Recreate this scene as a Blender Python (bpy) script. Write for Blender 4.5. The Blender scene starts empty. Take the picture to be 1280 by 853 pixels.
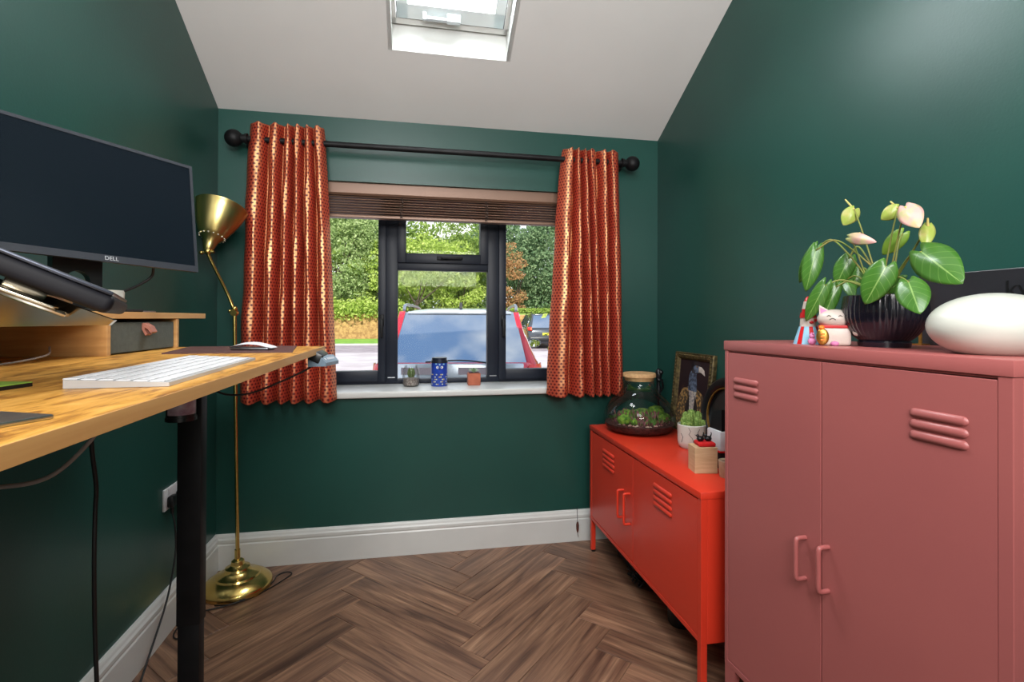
import bpy, bmesh, math, random
import numpy as np
from mathutils import Vector, Matrix
random.seed(7); rng = np.random.default_rng(5)
scene = bpy.context.scene
COL = scene.collection
PI = math.pi

# ------------------------------------------------------------------ camera
cd = bpy.data.cameras.new('camera'); cam = bpy.data.objects.new('camera', cd); COL.objects.link(cam)
R_ = Vector((0.98229598, -0.1873053, 0.0033652)); U_ = Vector((-0.00432705, -0.00472658, 0.99997947)); F_ = Vector((0.18728555, 0.98229038, 0.00545338))
m = Matrix((R_, U_, -F_)).transposed().to_4x4(); m.translation = Vector((1.01022736, -2.8528075, 1.3))
cam.matrix_world = m
cd.sensor_width = 36; cd.lens = 631.227 / 1280 * 36; cd.shift_y = -31.77 / 1280; cd.clip_start = 0.03; cd.clip_end = 300
scene.camera = cam

# ------------------------------------------------------------------ world, sun, area lights, exposure
scene.view_settings.view_transform = 'Standard'; scene.view_settings.look = 'None'
scene.view_settings.gamma = 1; scene.view_settings.exposure = 0.0; scene.view_settings.use_curve_mapping = False
w = bpy.data.worlds.new('sky'); scene.world = w; w.use_nodes = True
nt = w.node_tree; nt.nodes.clear()
def nn(t, **k):
    n = nt.nodes.new(t)
    for a, b in k.items(): setattr(n, a, b)
    return n
tc = nn('ShaderNodeTexCoord'); mp = nn('ShaderNodeMapping'); mp.inputs['Scale'].default_value = (1, 1, 2.4)
no = nn('ShaderNodeTexNoise'); no.inputs['Scale'].default_value = 4.4; no.inputs['Detail'].default_value = 7; no.inputs['Roughness'].default_value = .55
rp = nn('ShaderNodeValToRGB'); rp.color_ramp.elements[0].position = .44; rp.color_ramp.elements[1].position = .60
sx = nn('ShaderNodeSeparateXYZ'); mr = nn('ShaderNodeMapRange'); mr.inputs['From Min'].default_value = 0; mr.inputs['From Max'].default_value = .7
g = nn('ShaderNodeMix', data_type='RGBA'); g.inputs[6].default_value = (.80, .88, .97, 1); g.inputs[7].default_value = (.20, .36, .64, 1)
c = nn('ShaderNodeMix', data_type='RGBA'); c.inputs[7].default_value = (1, 1, 1, 1)
bg = nn('ShaderNodeBackground'); bg.inputs['Strength'].default_value = 1.7; wo = nn('ShaderNodeOutputWorld')
L = nt.links.new
L(tc.outputs['Generated'], mp.inputs['Vector']); L(mp.outputs[0], no.inputs['Vector']); L(no.outputs['Fac'], rp.inputs[0])
L(tc.outputs['Generated'], sx.inputs[0]); L(sx.outputs['Z'], mr.inputs['Value']); L(mr.outputs[0], g.inputs[0])
L(g.outputs[2], c.inputs[6]); L(rp.outputs[0], c.inputs[0]); L(c.outputs[2], bg.inputs['Color']); L(bg.outputs[0], wo.inputs['Surface'])

def lamp(name, typ, loc, target, energy, color=(1, 1, 1), sx=1, sy=1):
    ld = bpy.data.lights.new(name, typ); ld.energy = energy; ld.color = color
    if typ == 'AREA': ld.shape = 'RECTANGLE'; ld.size = sx; ld.size_y = sy
    o = bpy.data.objects.new(name, ld); COL.objects.link(o); o.location = loc
    o.rotation_euler = (Vector(target) - Vector(loc)).to_track_quat('-Z', 'Y').to_euler()
    return o
sun = lamp('sun', 'SUN', (0, -20, 20), (4.0, 8, 0.5), 6.2, (1, .95, .86)); sun.data.angle = .01
T = 0.5486; ZC = 2.3846; W = 2.4547
NRM = Vector((0, T, 1)).normalized()
def cl(x, y, off=0.0): return Vector((x, y, ZC - T * y)) + NRM * off
# daylight of the rooflight in view, then added fill lights behind the camera
pz = cl(1.172, -.66, .24); lamp('rooflight_daylight', 'AREA', pz, pz - NRM, 80, (.93, .97, 1), .62, 1.35)
lamp('added_fill_right_wall', 'AREA', (.75, -3.5, 2.95), (2.3, -2.0, 1.4), 50, (.97, .98, 1), 1.3, .8)  # added fill without a rooflight of its own, brightens the right wall
lamp('added_fill_forward', 'AREA', (1.2, -4.5, 1.5), (1.2, 0, 2.2), 12, (1, .96, .90), 1.6, 2.2)  # weak fill added behind the camera, no doorway there
lamp('added_fill_ceiling', 'AREA', (1.25, -3.7, 2.0), (1.1, -1.3, 3.3), 76, (1, .97, .94), 1.2, .6)  # unseen bounce fill, added to lift the sloped ceiling

# ------------------------------------------------------------------ materials
def S(r, g, b):
    f = lambda c: (c / 255 / 12.92) if c / 255 <= .04045 else ((c / 255 + .055) / 1.055) ** 2.4
    return (f(r), f(g), f(b), 1)
MATS = {}
def mat(name, col, rough=.5, metal=0, col2=None, scale=8, stretch=(1, 1, 1), bump=0, bscale=60, spec=.5, rvar=0, lo=.35, hi=.65, detail=4, coord='Object', emit=None, coat=0):
    if name in MATS: return MATS[name]
    M = bpy.data.materials.new(name); M.use_nodes = True; t = M.node_tree; b = t.nodes['Principled BSDF']
    b.inputs['Base Color'].default_value = col; b.inputs['Roughness'].default_value = rough; b.inputs['Metallic'].default_value = metal
    b.inputs['Specular IOR Level'].default_value = spec; b.inputs['Coat Weight'].default_value = coat
    tcn = t.nodes.new('ShaderNodeTexCoord'); mpn = t.nodes.new('ShaderNodeMapping'); mpn.inputs['Scale'].default_value = stretch
    t.links.new(tcn.outputs[coord], mpn.inputs[0])
    if col2 is not None:
        n = t.nodes.new('ShaderNodeTexNoise'); n.inputs['Scale'].default_value = scale; n.inputs['Detail'].default_value = detail
        r = t.nodes.new('ShaderNodeValToRGB'); r.color_ramp.elements[0].position = lo; r.color_ramp.elements[1].position = hi
        r.color_ramp.elements[0].color = col; r.color_ramp.elements[1].color = col2
        t.links.new(mpn.outputs[0], n.inputs['Vector']); t.links.new(n.outputs['Fac'], r.inputs[0]); t.links.new(r.outputs[0], b.inputs['Base Color'])
    if bump:
        n2 = t.nodes.new('ShaderNodeTexNoise'); n2.inputs['Scale'].default_value = bscale; n2.inputs['Detail'].default_value = 3
        bp = t.nodes.new('ShaderNodeBump'); bp.inputs['Strength'].default_value = bump; bp.inputs['Distance'].default_value = .002
        t.links.new(mpn.outputs[0], n2.inputs['Vector']); t.links.new(n2.outputs['Fac'], bp.inputs['Height']); t.links.new(bp.outputs[0], b.inputs['Normal'])
    if emit: b.inputs['Emission Color'].default_value = col; b.inputs['Emission Strength'].default_value = emit
    MATS[name] = M; return M
def glass_mat(name, tint=(1, 1, 1, 1), refl=.5, rough=.01):
    if name in MATS: return MATS[name]
    M = bpy.data.materials.new(name); M.use_nodes = True; t = M.node_tree; t.nodes.clear()
    o = t.nodes.new('ShaderNodeOutputMaterial'); mx = t.nodes.new('ShaderNodeMixShader'); tr = t.nodes.new('ShaderNodeBsdfTransparent'); gl = t.nodes.new('ShaderNodeBsdfGlossy')
    tr.inputs[0].default_value = tint; gl.inputs['Roughness'].default_value = rough
    fr = t.nodes.new('ShaderNodeFresnel'); fr.inputs[0].default_value = 1.45; mu = t.nodes.new('ShaderNodeMath'); mu.operation = 'MULTIPLY'; mu.inputs[1].default_value = refl
    t.links.new(fr.outputs[0], mu.inputs[0]); t.links.new(mu.outputs[0], mx.inputs[0]); t.links.new(tr.outputs[0], mx.inputs[1]); t.links.new(gl.outputs[0], mx.inputs[2]); t.links.new(mx.outputs[0], o.inputs[0])
    MATS[name] = M; return M

GREEN = mat('green_wall_paint', S(27, 69, 62), .35, col2=S(29, 73, 65), scale=3, bump=.12, bscale=120, spec=.42)
CEIL = mat('ceiling_paint', S(212, 210, 208), .9, col2=S(216, 214, 212), scale=2, bump=.08, bscale=150, spec=.2)
WHITE = mat('white_gloss_paint', S(208, 209, 206), .3, col2=S(203, 204, 201), scale=5)
DARKM = mat('anthracite_frame', S(27, 32, 43), .42, col2=S(30, 35, 46), scale=6, spec=.25)
GLASS = glass_mat('window_glass', (.985, .99, .985, 1), .10)
BLACK = mat('black_metal', S(13, 13, 15), .5, spec=.25, col2=S(20, 20, 22), scale=20)
BLACKP = mat('black_plastic', S(14, 15, 18), .35, col2=S(18, 19, 22), scale=20)
SCREEN = mat('dark_screen', S(15, 21, 29), .22, col2=S(17, 23, 31), scale=4, spec=.35)
BEZEL = mat('bezel_grey', S(50, 53, 60), .4, col2=S(46, 49, 56), scale=30)
BRASS = mat('polished_brass', S(212, 186, 112), .22, 1, col2=S(200, 174, 102), scale=12)
BRASSB = mat('brushed_brass', S(200, 182, 120), .3, 1, col2=S(186, 168, 106), scale=30, stretch=(1, 1, .2))
STEEL = mat('brushed_steel', S(178, 180, 184), .3, 1, col2=S(168, 170, 175), scale=30)
REDM = mat('red_powder_coat', S(212, 56, 34), .36, col2=S(208, 54, 33), scale=3, bump=.05, bscale=400)
PINK = mat('berry_powder_coat', S(166, 92, 89), .36, col2=S(162, 89, 87), scale=3, bump=.05, bscale=400)
BLIND = mat('bronze_blind', S(128, 98, 80), .4, .2, col2=S(120, 92, 76), scale=10, stretch=(.1, 1, 1))
TAPE = mat('blind_cord', S(70, 52, 44), .8, col2=S(60, 46, 40), scale=40)
WPL = mat('white_plastic', S(216, 216, 219), .35, col2=S(212, 212, 215), scale=20)
CORK = mat('cork_lid', S(196, 158, 112), .8, col2=S(176, 136, 92), scale=60, bump=.4, bscale=150)
LEATHER = mat('plum_leather', S(74, 44, 44), .5, col2=S(84, 52, 50), scale=25, bump=.4, bscale=200)
TAN = mat('tan_leather', S(160, 104, 88), .5, col2=S(146, 92, 78), scale=30)
FELT = mat('grey_green_felt', S(72, 76, 70), .95, col2=S(78, 82, 76), scale=80, bump=.3, bscale=400)
GOLD = mat('gold_leaf', S(196, 150, 70), .35, .9, col2=S(150, 110, 52), scale=30)
CABLE = mat('black_cable', S(12, 12, 14), .5, col2=S(16, 16, 18), scale=50)
GREYC = mat('grey_cable', S(150, 140, 135), .5, col2=S(140, 131, 126), scale=50)
BIRCH = mat('pale_plywood', S(206, 178, 138), .6, col2=S(190, 160, 120), scale=12, stretch=(1, 1, 8), bump=.1)
REDF = mat('red_felt', S(205, 22, 24), .9, col2=S(190, 18, 20), scale=80, bump=.3, bscale=300)
TERRA = mat('terracotta', S(186, 104, 76), .8, col2=S(170, 92, 66), scale=30)
def leaf_mat(name, c1, c2, vein):
    M = bpy.data.materials.new(name); M.use_nodes = True; t = M.node_tree; b = t.nodes['Principled BSDF']; l = t.links.new
    def mth(op, a, c_=None, v=None):
        n = t.nodes.new('ShaderNodeMath'); n.operation = op; l(a, n.inputs[0])
        if c_ is not None: l(c_, n.inputs[1])
        if v is not None: n.inputs[1].default_value = v
        return n.outputs[0]
    uv = t.nodes.new('ShaderNodeUVMap'); sp = t.nodes.new('ShaderNodeSeparateXYZ'); l(uv.outputs[0], sp.inputs[0])
    q = mth('ABSOLUTE', sp.outputs[0]); v = sp.outputs[1]
    mid = mth('LESS_THAN', q, v=.045); lat = mth('FRACT', mth('SUBTRACT', mth('MULTIPLY', v, v=6.0), mth('MULTIPLY', q, v=1.6))); lt = mth('LESS_THAN', lat, v=.07)
    ve = mth('MAXIMUM', mid, mth('MULTIPLY', lt, v=.5))
    tc_ = t.nodes.new('ShaderNodeTexCoord'); n = t.nodes.new('ShaderNodeTexNoise'); n.inputs['Scale'].default_value = 9; l(tc_.outputs['Object'], n.inputs['Vector'])
    m1 = t.nodes.new('ShaderNodeMix'); m1.data_type = 'RGBA'; m1.inputs[6].default_value = c1; m1.inputs[7].default_value = c2; l(n.outputs['Fac'], m1.inputs[0])
    m2 = t.nodes.new('ShaderNodeMix'); m2.data_type = 'RGBA'; m2.inputs[7].default_value = vein; l(m1.outputs[2], m2.inputs[6]); l(ve, m2.inputs[0]); l(m2.outputs[2], b.inputs['Base Color'])
    b.inputs['Roughness'].default_value = .3; return M
LEAF = leaf_mat('leaf_green', S(44, 92, 26), S(78, 124, 46), S(124, 158, 84))
LEAFY = mat('young_leaf', S(120, 150, 50), .35, col2=S(88, 130, 44), scale=20)
STEM = mat('stem_green', S(116, 138, 54), .5, col2=S(130, 120, 60), scale=30)
SPATHE = mat('pink_spathe', S(226, 172, 164), .35, col2=S(196, 196, 128), scale=22, lo=.42, hi=.6)
SPATHEG = mat('green_spathe', S(150, 166, 74), .35, col2=S(196, 176, 120), scale=26, lo=.45, hi=.65)
MOSS = mat('moss', S(50, 90, 22), .95, col2=S(120, 152, 50), scale=60, bump=1, bscale=200)
SOIL = mat('dark_soil', S(44, 24, 22), .95, col2=S(92, 48, 46), scale=60, bump=1, bscale=150)
CACT = mat('cactus_green', S(84, 120, 46), .8, col2=S(150, 176, 92), scale=120, bump=.8, bscale=300)
CERAM = mat('white_ceramic', S(206, 206, 196), .3, col2=S(202, 202, 192), scale=5, coat=.2)
NAVY = mat('midnight_ceramic', S(24, 22, 34), .25, col2=S(20, 19, 30), scale=10, coat=.3)
GOLDFR = mat('antique_gold_frame', S(112, 98, 62), .45, .5, col2=S(64, 54, 34), scale=60, bump=.5, bscale=120)
CATW = mat('cream_ceramic', S(206, 194, 182), .35, col2=S(200, 184, 176), scale=40)
CATR = mat('glossy_red', S(196, 22, 26), .35, col2=S(186, 20, 24), scale=20)
PINKP = mat('pink_paint', S(206, 124, 170), .5, col2=S(198, 116, 162), scale=20)
ORNG = mat('orange_paint', S(232, 124, 30), .4, col2=S(222, 116, 28), scale=20)
LBLUE = mat('light_blue_paint', S(140, 190, 214), .5, col2=S(132, 182, 208), scale=20)
BLUEP = mat('cobalt_tin', S(28, 66, 170), .3, col2=S(24, 56, 150), scale=30)

def wood_floor():
    M = bpy.data.materials.new('oak_herringbone_laminate'); M.use_nodes = True; t = M.node_tree; b = t.nodes['Principled BSDF']; l = t.links.new
    uv = t.nodes.new('ShaderNodeUVMap'); oi = t.nodes.new('ShaderNodeObjectInfo')
    mu = t.nodes.new('ShaderNodeVectorMath'); mu.operation = 'SCALE'; mu.inputs['Scale'].default_value = 37
    cb = t.nodes.new('ShaderNodeCombineXYZ'); l(oi.outputs['Random'], cb.inputs[0]); l(oi.outputs['Random'], cb.inputs[1]); l(oi.outputs['Random'], cb.inputs[2]); l(cb.outputs[0], mu.inputs[0])
    ad = t.nodes.new('ShaderNodeVectorMath'); ad.operation = 'ADD'
    mp = t.nodes.new('ShaderNodeMapping'); mp.inputs['Scale'].default_value = (1.3, 22, 1); l(uv.outputs[0], mp.inputs[0]); l(mp.outputs[0], ad.inputs[0]); l(mu.outputs[0], ad.inputs[1])
    n1 = t.nodes.new('ShaderNodeTexNoise'); n1.inputs['Scale'].default_value = 1.6; n1.inputs['Detail'].default_value = 6; n1.inputs['Distortion'].default_value = .9; l(ad.outputs[0], n1.inputs['Vector'])
    mp2 = t.nodes.new('ShaderNodeMapping'); mp2.inputs['Scale'].default_value = (6, 170, 1); l(uv.outputs[0], mp2.inputs[0])
    n2 = t.nodes.new('ShaderNodeTexNoise'); n2.inputs['Scale'].default_value = 1; n2.inputs['Detail'].default_value = 3; l(mp2.outputs[0], n2.inputs['Vector'])
    mp3 = t.nodes.new('ShaderNodeMapping'); mp3.inputs['Scale'].default_value = (2.2, 8, 1); l(uv.outputs[0], mp3.inputs[0]); ad3 = t.nodes.new('ShaderNodeVectorMath'); ad3.operation = 'ADD'; l(mp3.outputs[0], ad3.inputs[0]); l(mu.outputs[0], ad3.inputs[1])
    n3 = t.nodes.new('ShaderNodeTexNoise'); n3.inputs['Scale'].default_value = 1.4; n3.inputs['Detail'].default_value = 2; l(ad3.outputs[0], n3.inputs['Vector'])
    r = t.nodes.new('ShaderNodeValToRGB'); e = r.color_ramp.elements; e[0].position = .3; e[0].color = S(88, 64, 52); e[1].position = .75; e[1].color = S(168, 134, 108)
    k = e.new(.45); k.color = S(120, 90, 72); k = e.new(.58); k.color = S(140, 108, 86)
    l(n1.outputs['Fac'], r.inputs[0])
    mx = t.nodes.new('ShaderNodeMix'); mx.data_type = 'RGBA'; mx.blend_type = 'MULTIPLY'; mx.inputs[0].default_value = .55
    r2 = t.nodes.new('ShaderNodeValToRGB'); r2.color_ramp.elements[0].position = .3; r2.color_ramp.elements[0].color = (.55, .5, .47, 1); r2.color_ramp.elements[1].position = .6; r2.color_ramp.elements[1].color = (1.05, 1.03, 1, 1)
    l(n2.outputs['Fac'], r2.inputs[0]); l(r.outputs[0], mx.inputs[6]); l(r2.outputs[0], mx.inputs[7])
    mz = t.nodes.new('ShaderNodeMix'); mz.data_type = 'RGBA'; mz.blend_type = 'MULTIPLY'; mz.inputs[0].default_value = .6
    r3 = t.nodes.new('ShaderNodeValToRGB'); r3.color_ramp.elements[0].position = .36; r3.color_ramp.elements[0].color = (.6, .55, .56, 1); r3.color_ramp.elements[1].position = .55; r3.color_ramp.elements[1].color = (1.08, 1.04, 1, 1)
    l(n3.outputs['Fac'], r3.inputs[0]); l(mx.outputs[2], mz.inputs[6]); l(r3.outputs[0], mz.inputs[7])
    hs = t.nodes.new('ShaderNodeHueSaturation'); mr = t.nodes.new('ShaderNodeMapRange'); mr.inputs['To Min'].default_value = .84; mr.inputs['To Max'].default_value = 1.18
    l(oi.outputs['Random'], mr.inputs['Value']); l(mr.outputs[0], hs.inputs['Value']); l(mz.outputs[2], hs.inputs['Color']); l(hs.outputs[0], b.inputs['Base Color'])
    bp = t.nodes.new('ShaderNodeBump'); bp.inputs['Strength'].default_value = .15; bp.inputs['Distance'].default_value = .001; l(n2.outputs['Fac'], bp.inputs['Height']); l(bp.outputs[0], b.inputs['Normal'])
    b.inputs['Roughness'].default_value = .36; b.inputs['Specular IOR Level'].default_value = .45
    return M
FLOORM = wood_floor()

def desk_wood():
    M = bpy.data.materials.new('rustic_oak_desktop'); M.use_nodes = True; t = M.node_tree; b = t.nodes['Principled BSDF']; l = t.links.new
    tcn = t.nodes.new('ShaderNodeTexCoord'); mp = t.nodes.new('ShaderNodeMapping'); mp.inputs['Scale'].default_value = (24, 5.5, 9); l(tcn.outputs['Object'], mp.inputs[0])
    n1 = t.nodes.new('ShaderNodeTexNoise'); n1.inputs['Scale'].default_value = 1.7; n1.inputs['Detail'].default_value = 8; n1.inputs['Roughness'].default_value = .65; n1.inputs['Distortion'].default_value = .6; l(mp.outputs[0], n1.inputs['Vector'])
    r = t.nodes.new('ShaderNodeValToRGB'); e = r.color_ramp.elements; e[0].position = .3; e[0].color = S(92, 56, 22); e[1].position = .7; e[1].color = S(228, 172, 88)
    k = e.new(.40); k.color = S(150, 98, 38); k = e.new(.50); k.color = S(200, 144, 62)
    l(n1.outputs['Fac'], r.inputs[0]); l(r.outputs[0], b.inputs['Base Color'])
    b.inputs['Roughness'].default_value = .38
    return M
DESKW = desk_wood()
DESKE = mat('desk_edge_band', S(196, 150, 92), .5, col2=S(176, 128, 74), scale=8, stretch=(1, .3, 8))

def curtain_mat():
    M = bpy.data.materials.new('rust_and_gold_silk'); M.use_nodes = True; t = M.node_tree; b = t.nodes['Principled BSDF']; l = t.links.new
    def mth(op, a, c_=None, v=None):
        n = t.nodes.new('ShaderNodeMath'); n.operation = op; l(a, n.inputs[0])
        if c_ is not None: l(c_, n.inputs[1])
        if v is not None: n.inputs[1].default_value = v
        return n.outputs[0]
    uv = t.nodes.new('ShaderNodeUVMap'); s = t.nodes.new('ShaderNodeSeparateXYZ'); l(uv.outputs[0], s.inputs[0])
    PU, PV = .021, .0165
    v = mth('DIVIDE', s.outputs[1], v=PV); row = mth('FLOOR', v); half = mth('MULTIPLY', mth('MODULO', row, v=2), v=.5)
    u = mth('ADD', mth('DIVIDE', s.outputs[0], v=PU), half)
    fu = mth('SUBTRACT', mth('FRACT', u), v=.5); fv = mth('SUBTRACT', mth('FRACT', v), v=.5)
    d = mth('ADD', mth('MULTIPLY', mth('ABSOLUTE', fu), v=1.0), mth('MULTIPLY', mth('ABSOLUTE', fv), v=.9))
    r = t.nodes.new('ShaderNodeValToRGB'); e = r.color_ramp.elements; e[0].position = .30; e[0].color = (0, 0, 0, 1); e[1].position = .40; e[1].color = (1, 1, 1, 1); l(d, r.inputs[0])
    ad = mth('MULTIPLY', r.outputs[0], v=1.0)
    mx = t.nodes.new('ShaderNodeMix'); mx.data_type = 'RGBA'; mx.inputs[6].default_value = S(92, 20, 22); mx.inputs[7].default_value = S(176, 54, 44); l(ad, mx.inputs[0]); l(mx.outputs[2], b.inputs['Base Color'])
    b.inputs['Roughness'].default_value = .42
    # gold weft threads give the cloth its satin sheen
    gl = t.nodes.new('ShaderNodeBsdfAnisotropic'); gl.inputs['Color'].default_value = S(255, 214, 140); gl.inputs['Roughness'].default_value = .40
    ms = t.nodes.new('ShaderNodeMixShader'); fa = mth('MULTIPLY', ad, v=.27); l(fa, ms.inputs[0]); l(b.outputs[0], ms.inputs[1]); l(gl.outputs[0], ms.inputs[2])
    o = [n for n in t.nodes if n.type == 'OUTPUT_MATERIAL'][0]; l(ms.outputs[0], o.inputs[0])
    return M
CURT = curtain_mat()

# ------------------------------------------------------------------ mesh helpers
def NB(): return bmesh.new()
def fin(vs, M):
    if M is not None:
        for v in vs: v.co = M @ v.co
def box(bm, lo, hi, bev=0, M=None, seg=2):
    r = bmesh.ops.create_cube(bm, size=1); vs = r['verts']
    for v in vs: v.co = Vector([(lo[i] + hi[i]) / 2 + v.co[i] * (hi[i] - lo[i]) for i in range(3)])
    if bev:
        es = list({e for v in vs for e in v.link_edges})
        r2 = bmesh.ops.bevel(bm, geom=es, offset=bev, segments=seg, affect='EDGES', profile=.5)
        vs = list({v for f in r2['faces'] for v in f.verts} | {v for v in vs if v.is_valid})
        vs = list(set(vs) | {v2 for v in vs for e in v.link_edges for v2 in e.verts})
    fin(vs, M); return vs
def prism(bm, pts, axis, a, b, M=None):
    """pts 2-D polygon in the plane normal to axis, extruded a..b"""
    def P(p, t):
        return {0: (t, p[0], p[1]), 1: (p[0], t, p[1]), 2: (p[0], p[1], t)}[axis]
    A = [bm.verts.new(P(p, a)) for p in pts]; B = [bm.verts.new(P(p, b)) for p in pts]; n = len(pts)
    bm.faces.new(A); bm.faces.new(B[::-1])
    for i in range(n): bm.faces.new((A[i], B[i], B[(i + 1) % n], A[(i + 1) % n]))
    fin(A + B, M); return A + B
def lathe(bm, prof, c=(0, 0, 0), n=32, M=None, rib=None):
    rings = []; vs = []
    for r, z in prof:
        if r < 1e-5: v = bm.verts.new((c[0], c[1], c[2] + z)); rings.append([v]); vs.append(v)
        else:
            ring = []
            for i in range(n):
                a = 2 * PI * i / n; rr = r * (rib(a, z) if rib else 1)
                v = bm.verts.new((c[0] + rr * math.cos(a), c[1] + rr * math.sin(a), c[2] + z)); ring.append(v); vs.append(v)
            rings.append(ring)
    for A, B in zip(rings, rings[1:]):
        for i in range(n):
            j = (i + 1) % n
            if len(A) == 1 and len(B) == 1: continue
            if len(A) == 1: bm.faces.new((A[0], B[i], B[j]))
            elif len(B) == 1: bm.faces.new((A[i], A[j], B[0]))
            else: bm.faces.new((A[i], A[j], B[j], B[i]))
    fin(vs, M); return vs
def tube(bm, pts, rad, n=10, cap=True, smooth=4):
    P = [Vector(p) for p in pts]
    if smooth > 1 and len(P) > 2:
        Q = []; ext = [P[0] * 2 - P[1]] + P + [P[-1] * 2 - P[-2]]
        for i in range(1, len(ext) - 2):
            a, b, c_, d = ext[i - 1:i + 3]
            for k in range(smooth):
                t = k / smooth; Q.append(.5 * ((2 * b) + (-a + c_) * t + (2 * a - 5 * b + 4 * c_ - d) * t * t + (-a + 3 * b - 3 * c_ + d) * t ** 3))
        Q.append(P[-1]); P = Q
    rs = rad if callable(rad) else (lambda t: rad)
    up = None; rings = []
    for i, p in enumerate(P):
        d = (P[min(i + 1, len(P) - 1)] - P[max(i - 1, 0)]).normalized()
        if up is None: up = d.orthogonal().normalized()
        else: up = (up - d * up.dot(d)).normalized()
        s = d.cross(up); r = rs(i / (len(P) - 1))
        rings.append([bm.verts.new(p + (up * math.cos(2 * PI * k / n) + s * math.sin(2 * PI * k / n)) * r) for k in range(n)])
    for A, B in zip(rings, rings[1:]):
        for k in range(n): bm.faces.new((A[k], A[(k + 1) % n], B[(k + 1) % n], B[k]))
    if cap: bm.faces.new(rings[0][::-1]); bm.faces.new(rings[-1])
def ball(bm, c, r, sc=(1, 1, 1), u=16, v=10, M=None):
    q = bmesh.ops.create_uvsphere(bm, u_segments=u, v_segments=v, radius=1)['verts']
    for k in q: k.co = Vector([c[i] + k.co[i] * r * sc[i] for i in range(3)])
    fin(q, M); return q
def cyl(bm, a, b, r, n=20, r2=None):
    tube(bm, [a, b], (lambda t: r + ((r2 if r2 is not None else r) - r) * t), n=n, smooth=1)
WLOC = {}
def link(name, me, parent=None, loc=None):
    o = bpy.data.objects.new(name, me); COL.objects.link(o)
    if loc is None: loc = Vector((0, 0, 0))
    WLOC[o.name] = Vector(loc)
    if parent is not None: o.parent = parent; o.location = Vector(loc) - WLOC[parent.name]
    else: o.location = loc
    return o
def obj(name, bm, m, parent=None, smooth=False, kind=None, label=None, angle=40):
    bmesh.ops.recalc_face_normals(bm, faces=bm.faces)
    me = bpy.data.meshes.new(name)
    vs = [v.co for v in bm.verts]
    lo = Vector([min(v[i] for v in vs) for i in range(3)]); hi = Vector([max(v[i] for v in vs) for i in range(3)])
    c0 = Vector(((lo.x + hi.x) / 2, (lo.y + hi.y) / 2, lo.z))
    for v in bm.verts: v.co -= c0
    if smooth:
        for f in bm.faces: f.smooth = True
        for e in bm.edges:
            if len(e.link_faces) == 2 and e.calc_face_angle(0) > math.radians(angle): e.smooth = False
    bm.to_mesh(me); bm.free()
    for k in (m if isinstance(m, (list, tuple)) else [m]): me.materials.append(k)
    o = link(name, me, parent, c0)
    if kind: o['kind'] = kind
    if label: o['label'] = label
    return o
def thing(name, label, cat, loc, group=None):
    o = link(name, None, None, Vector(loc)); o['label'] = label; o['category'] = cat
    if group: o['group'] = group
    return o
def tag(o, label, cat, group=None):
    o['label'] = label; o['category'] = cat
    if group: o['group'] = group
    return o
def struct(name, loc=(0, 0, 0)):
    o = link(name, None, None, Vector(loc)); o['kind'] = 'structure'; return o
def setmat(bm, start, idx):
    bm.faces.ensure_lookup_table()
    for f in bm.faces[start:]: f.material_index = idx
def text(body, size, m, mtx, parent, name='lettering', depth=.0006):
    cu = bpy.data.curves.new('t', 'FONT'); cu.body = body; cu.size = size; cu.extrude = depth; cu.align_x = 'CENTER'; cu.align_y = 'CENTER'
    t = bpy.data.objects.new('t', cu); COL.objects.link(t); bpy.context.view_layer.update()
    me = bpy.data.meshes.new_from_object(t.evaluated_get(bpy.context.evaluated_depsgraph_get()))
    bpy.data.objects.remove(t); me.transform(mtx)
    bm = NB(); bm.from_mesh(me); bpy.data.meshes.remove(me); return obj(name, bm, m, parent)

# ------------------------------------------------------------------ room shell
Y0, Y1 = -4.6, 0.35          # rear wall, outer face of window wall
WX0, WX1, WZ0, WZ1 = .40, 1.985, .865, 2.0417
bm = NB()
box(bm, (-.2, 0, -.1), (WX0, Y1, 2.9)); box(bm, (WX1, 0, -.1), (W + .2, Y1, 2.9)); box(bm, (WX0, 0, -.1), (WX1, Y1, WZ0)); box(bm, (WX0, 0, WZ1), (WX1, Y1, 2.9))
wall_b = obj('wall_back', bm, GREEN, kind='structure')
RY = -2.5; RZ = ZC - T * RY; BZ = RZ - T * (RY - Y0)
for nm, x0, x1 in (('wall_left', -.2, 0), ('wall_right', W, W + .2)):
    bm = NB(); prism(bm, [(0, -.1), (0, ZC + .2), (RY, RZ + .2), (Y0, BZ + .2), (Y0, -.1)], 0, x0, x1); obj(nm, bm, GREEN, kind='structure')
bm = NB(); box(bm, (-.2, Y0 - .2, -.1), (W + .2, Y0, BZ + .3)); obj('wall_front', bm, GREEN, kind='structure')
SX0, SX1, SYA, SYB = .893, 1.451, -.37, -1.28
bm = NB()
def cslab(x0, x1, ya, yb, t=.22):
    v = [cl(x0, ya), cl(x1, ya), cl(x1, yb), cl(x0, yb)]; vv = [bm.verts.new(p) for p in v] + [bm.verts.new(p + NRM * t) for p in v]
    for f in ((3, 2, 1, 0), (4, 5, 6, 7), (0, 1, 5, 4), (1, 2, 6, 5), (2, 3, 7, 6), (3, 0, 4, 7)): bm.faces.new([vv[i] for i in f])
cslab(-.2, W + .2, .5, SYA + .07); cslab(-.2, W + .2, SYB - .03, RY); cslab(-.2, SX0 - .02, SYA + .07, SYB - .03); cslab(SX1 + .02, W + .2, SYA + .07, SYB - .03)
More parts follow.
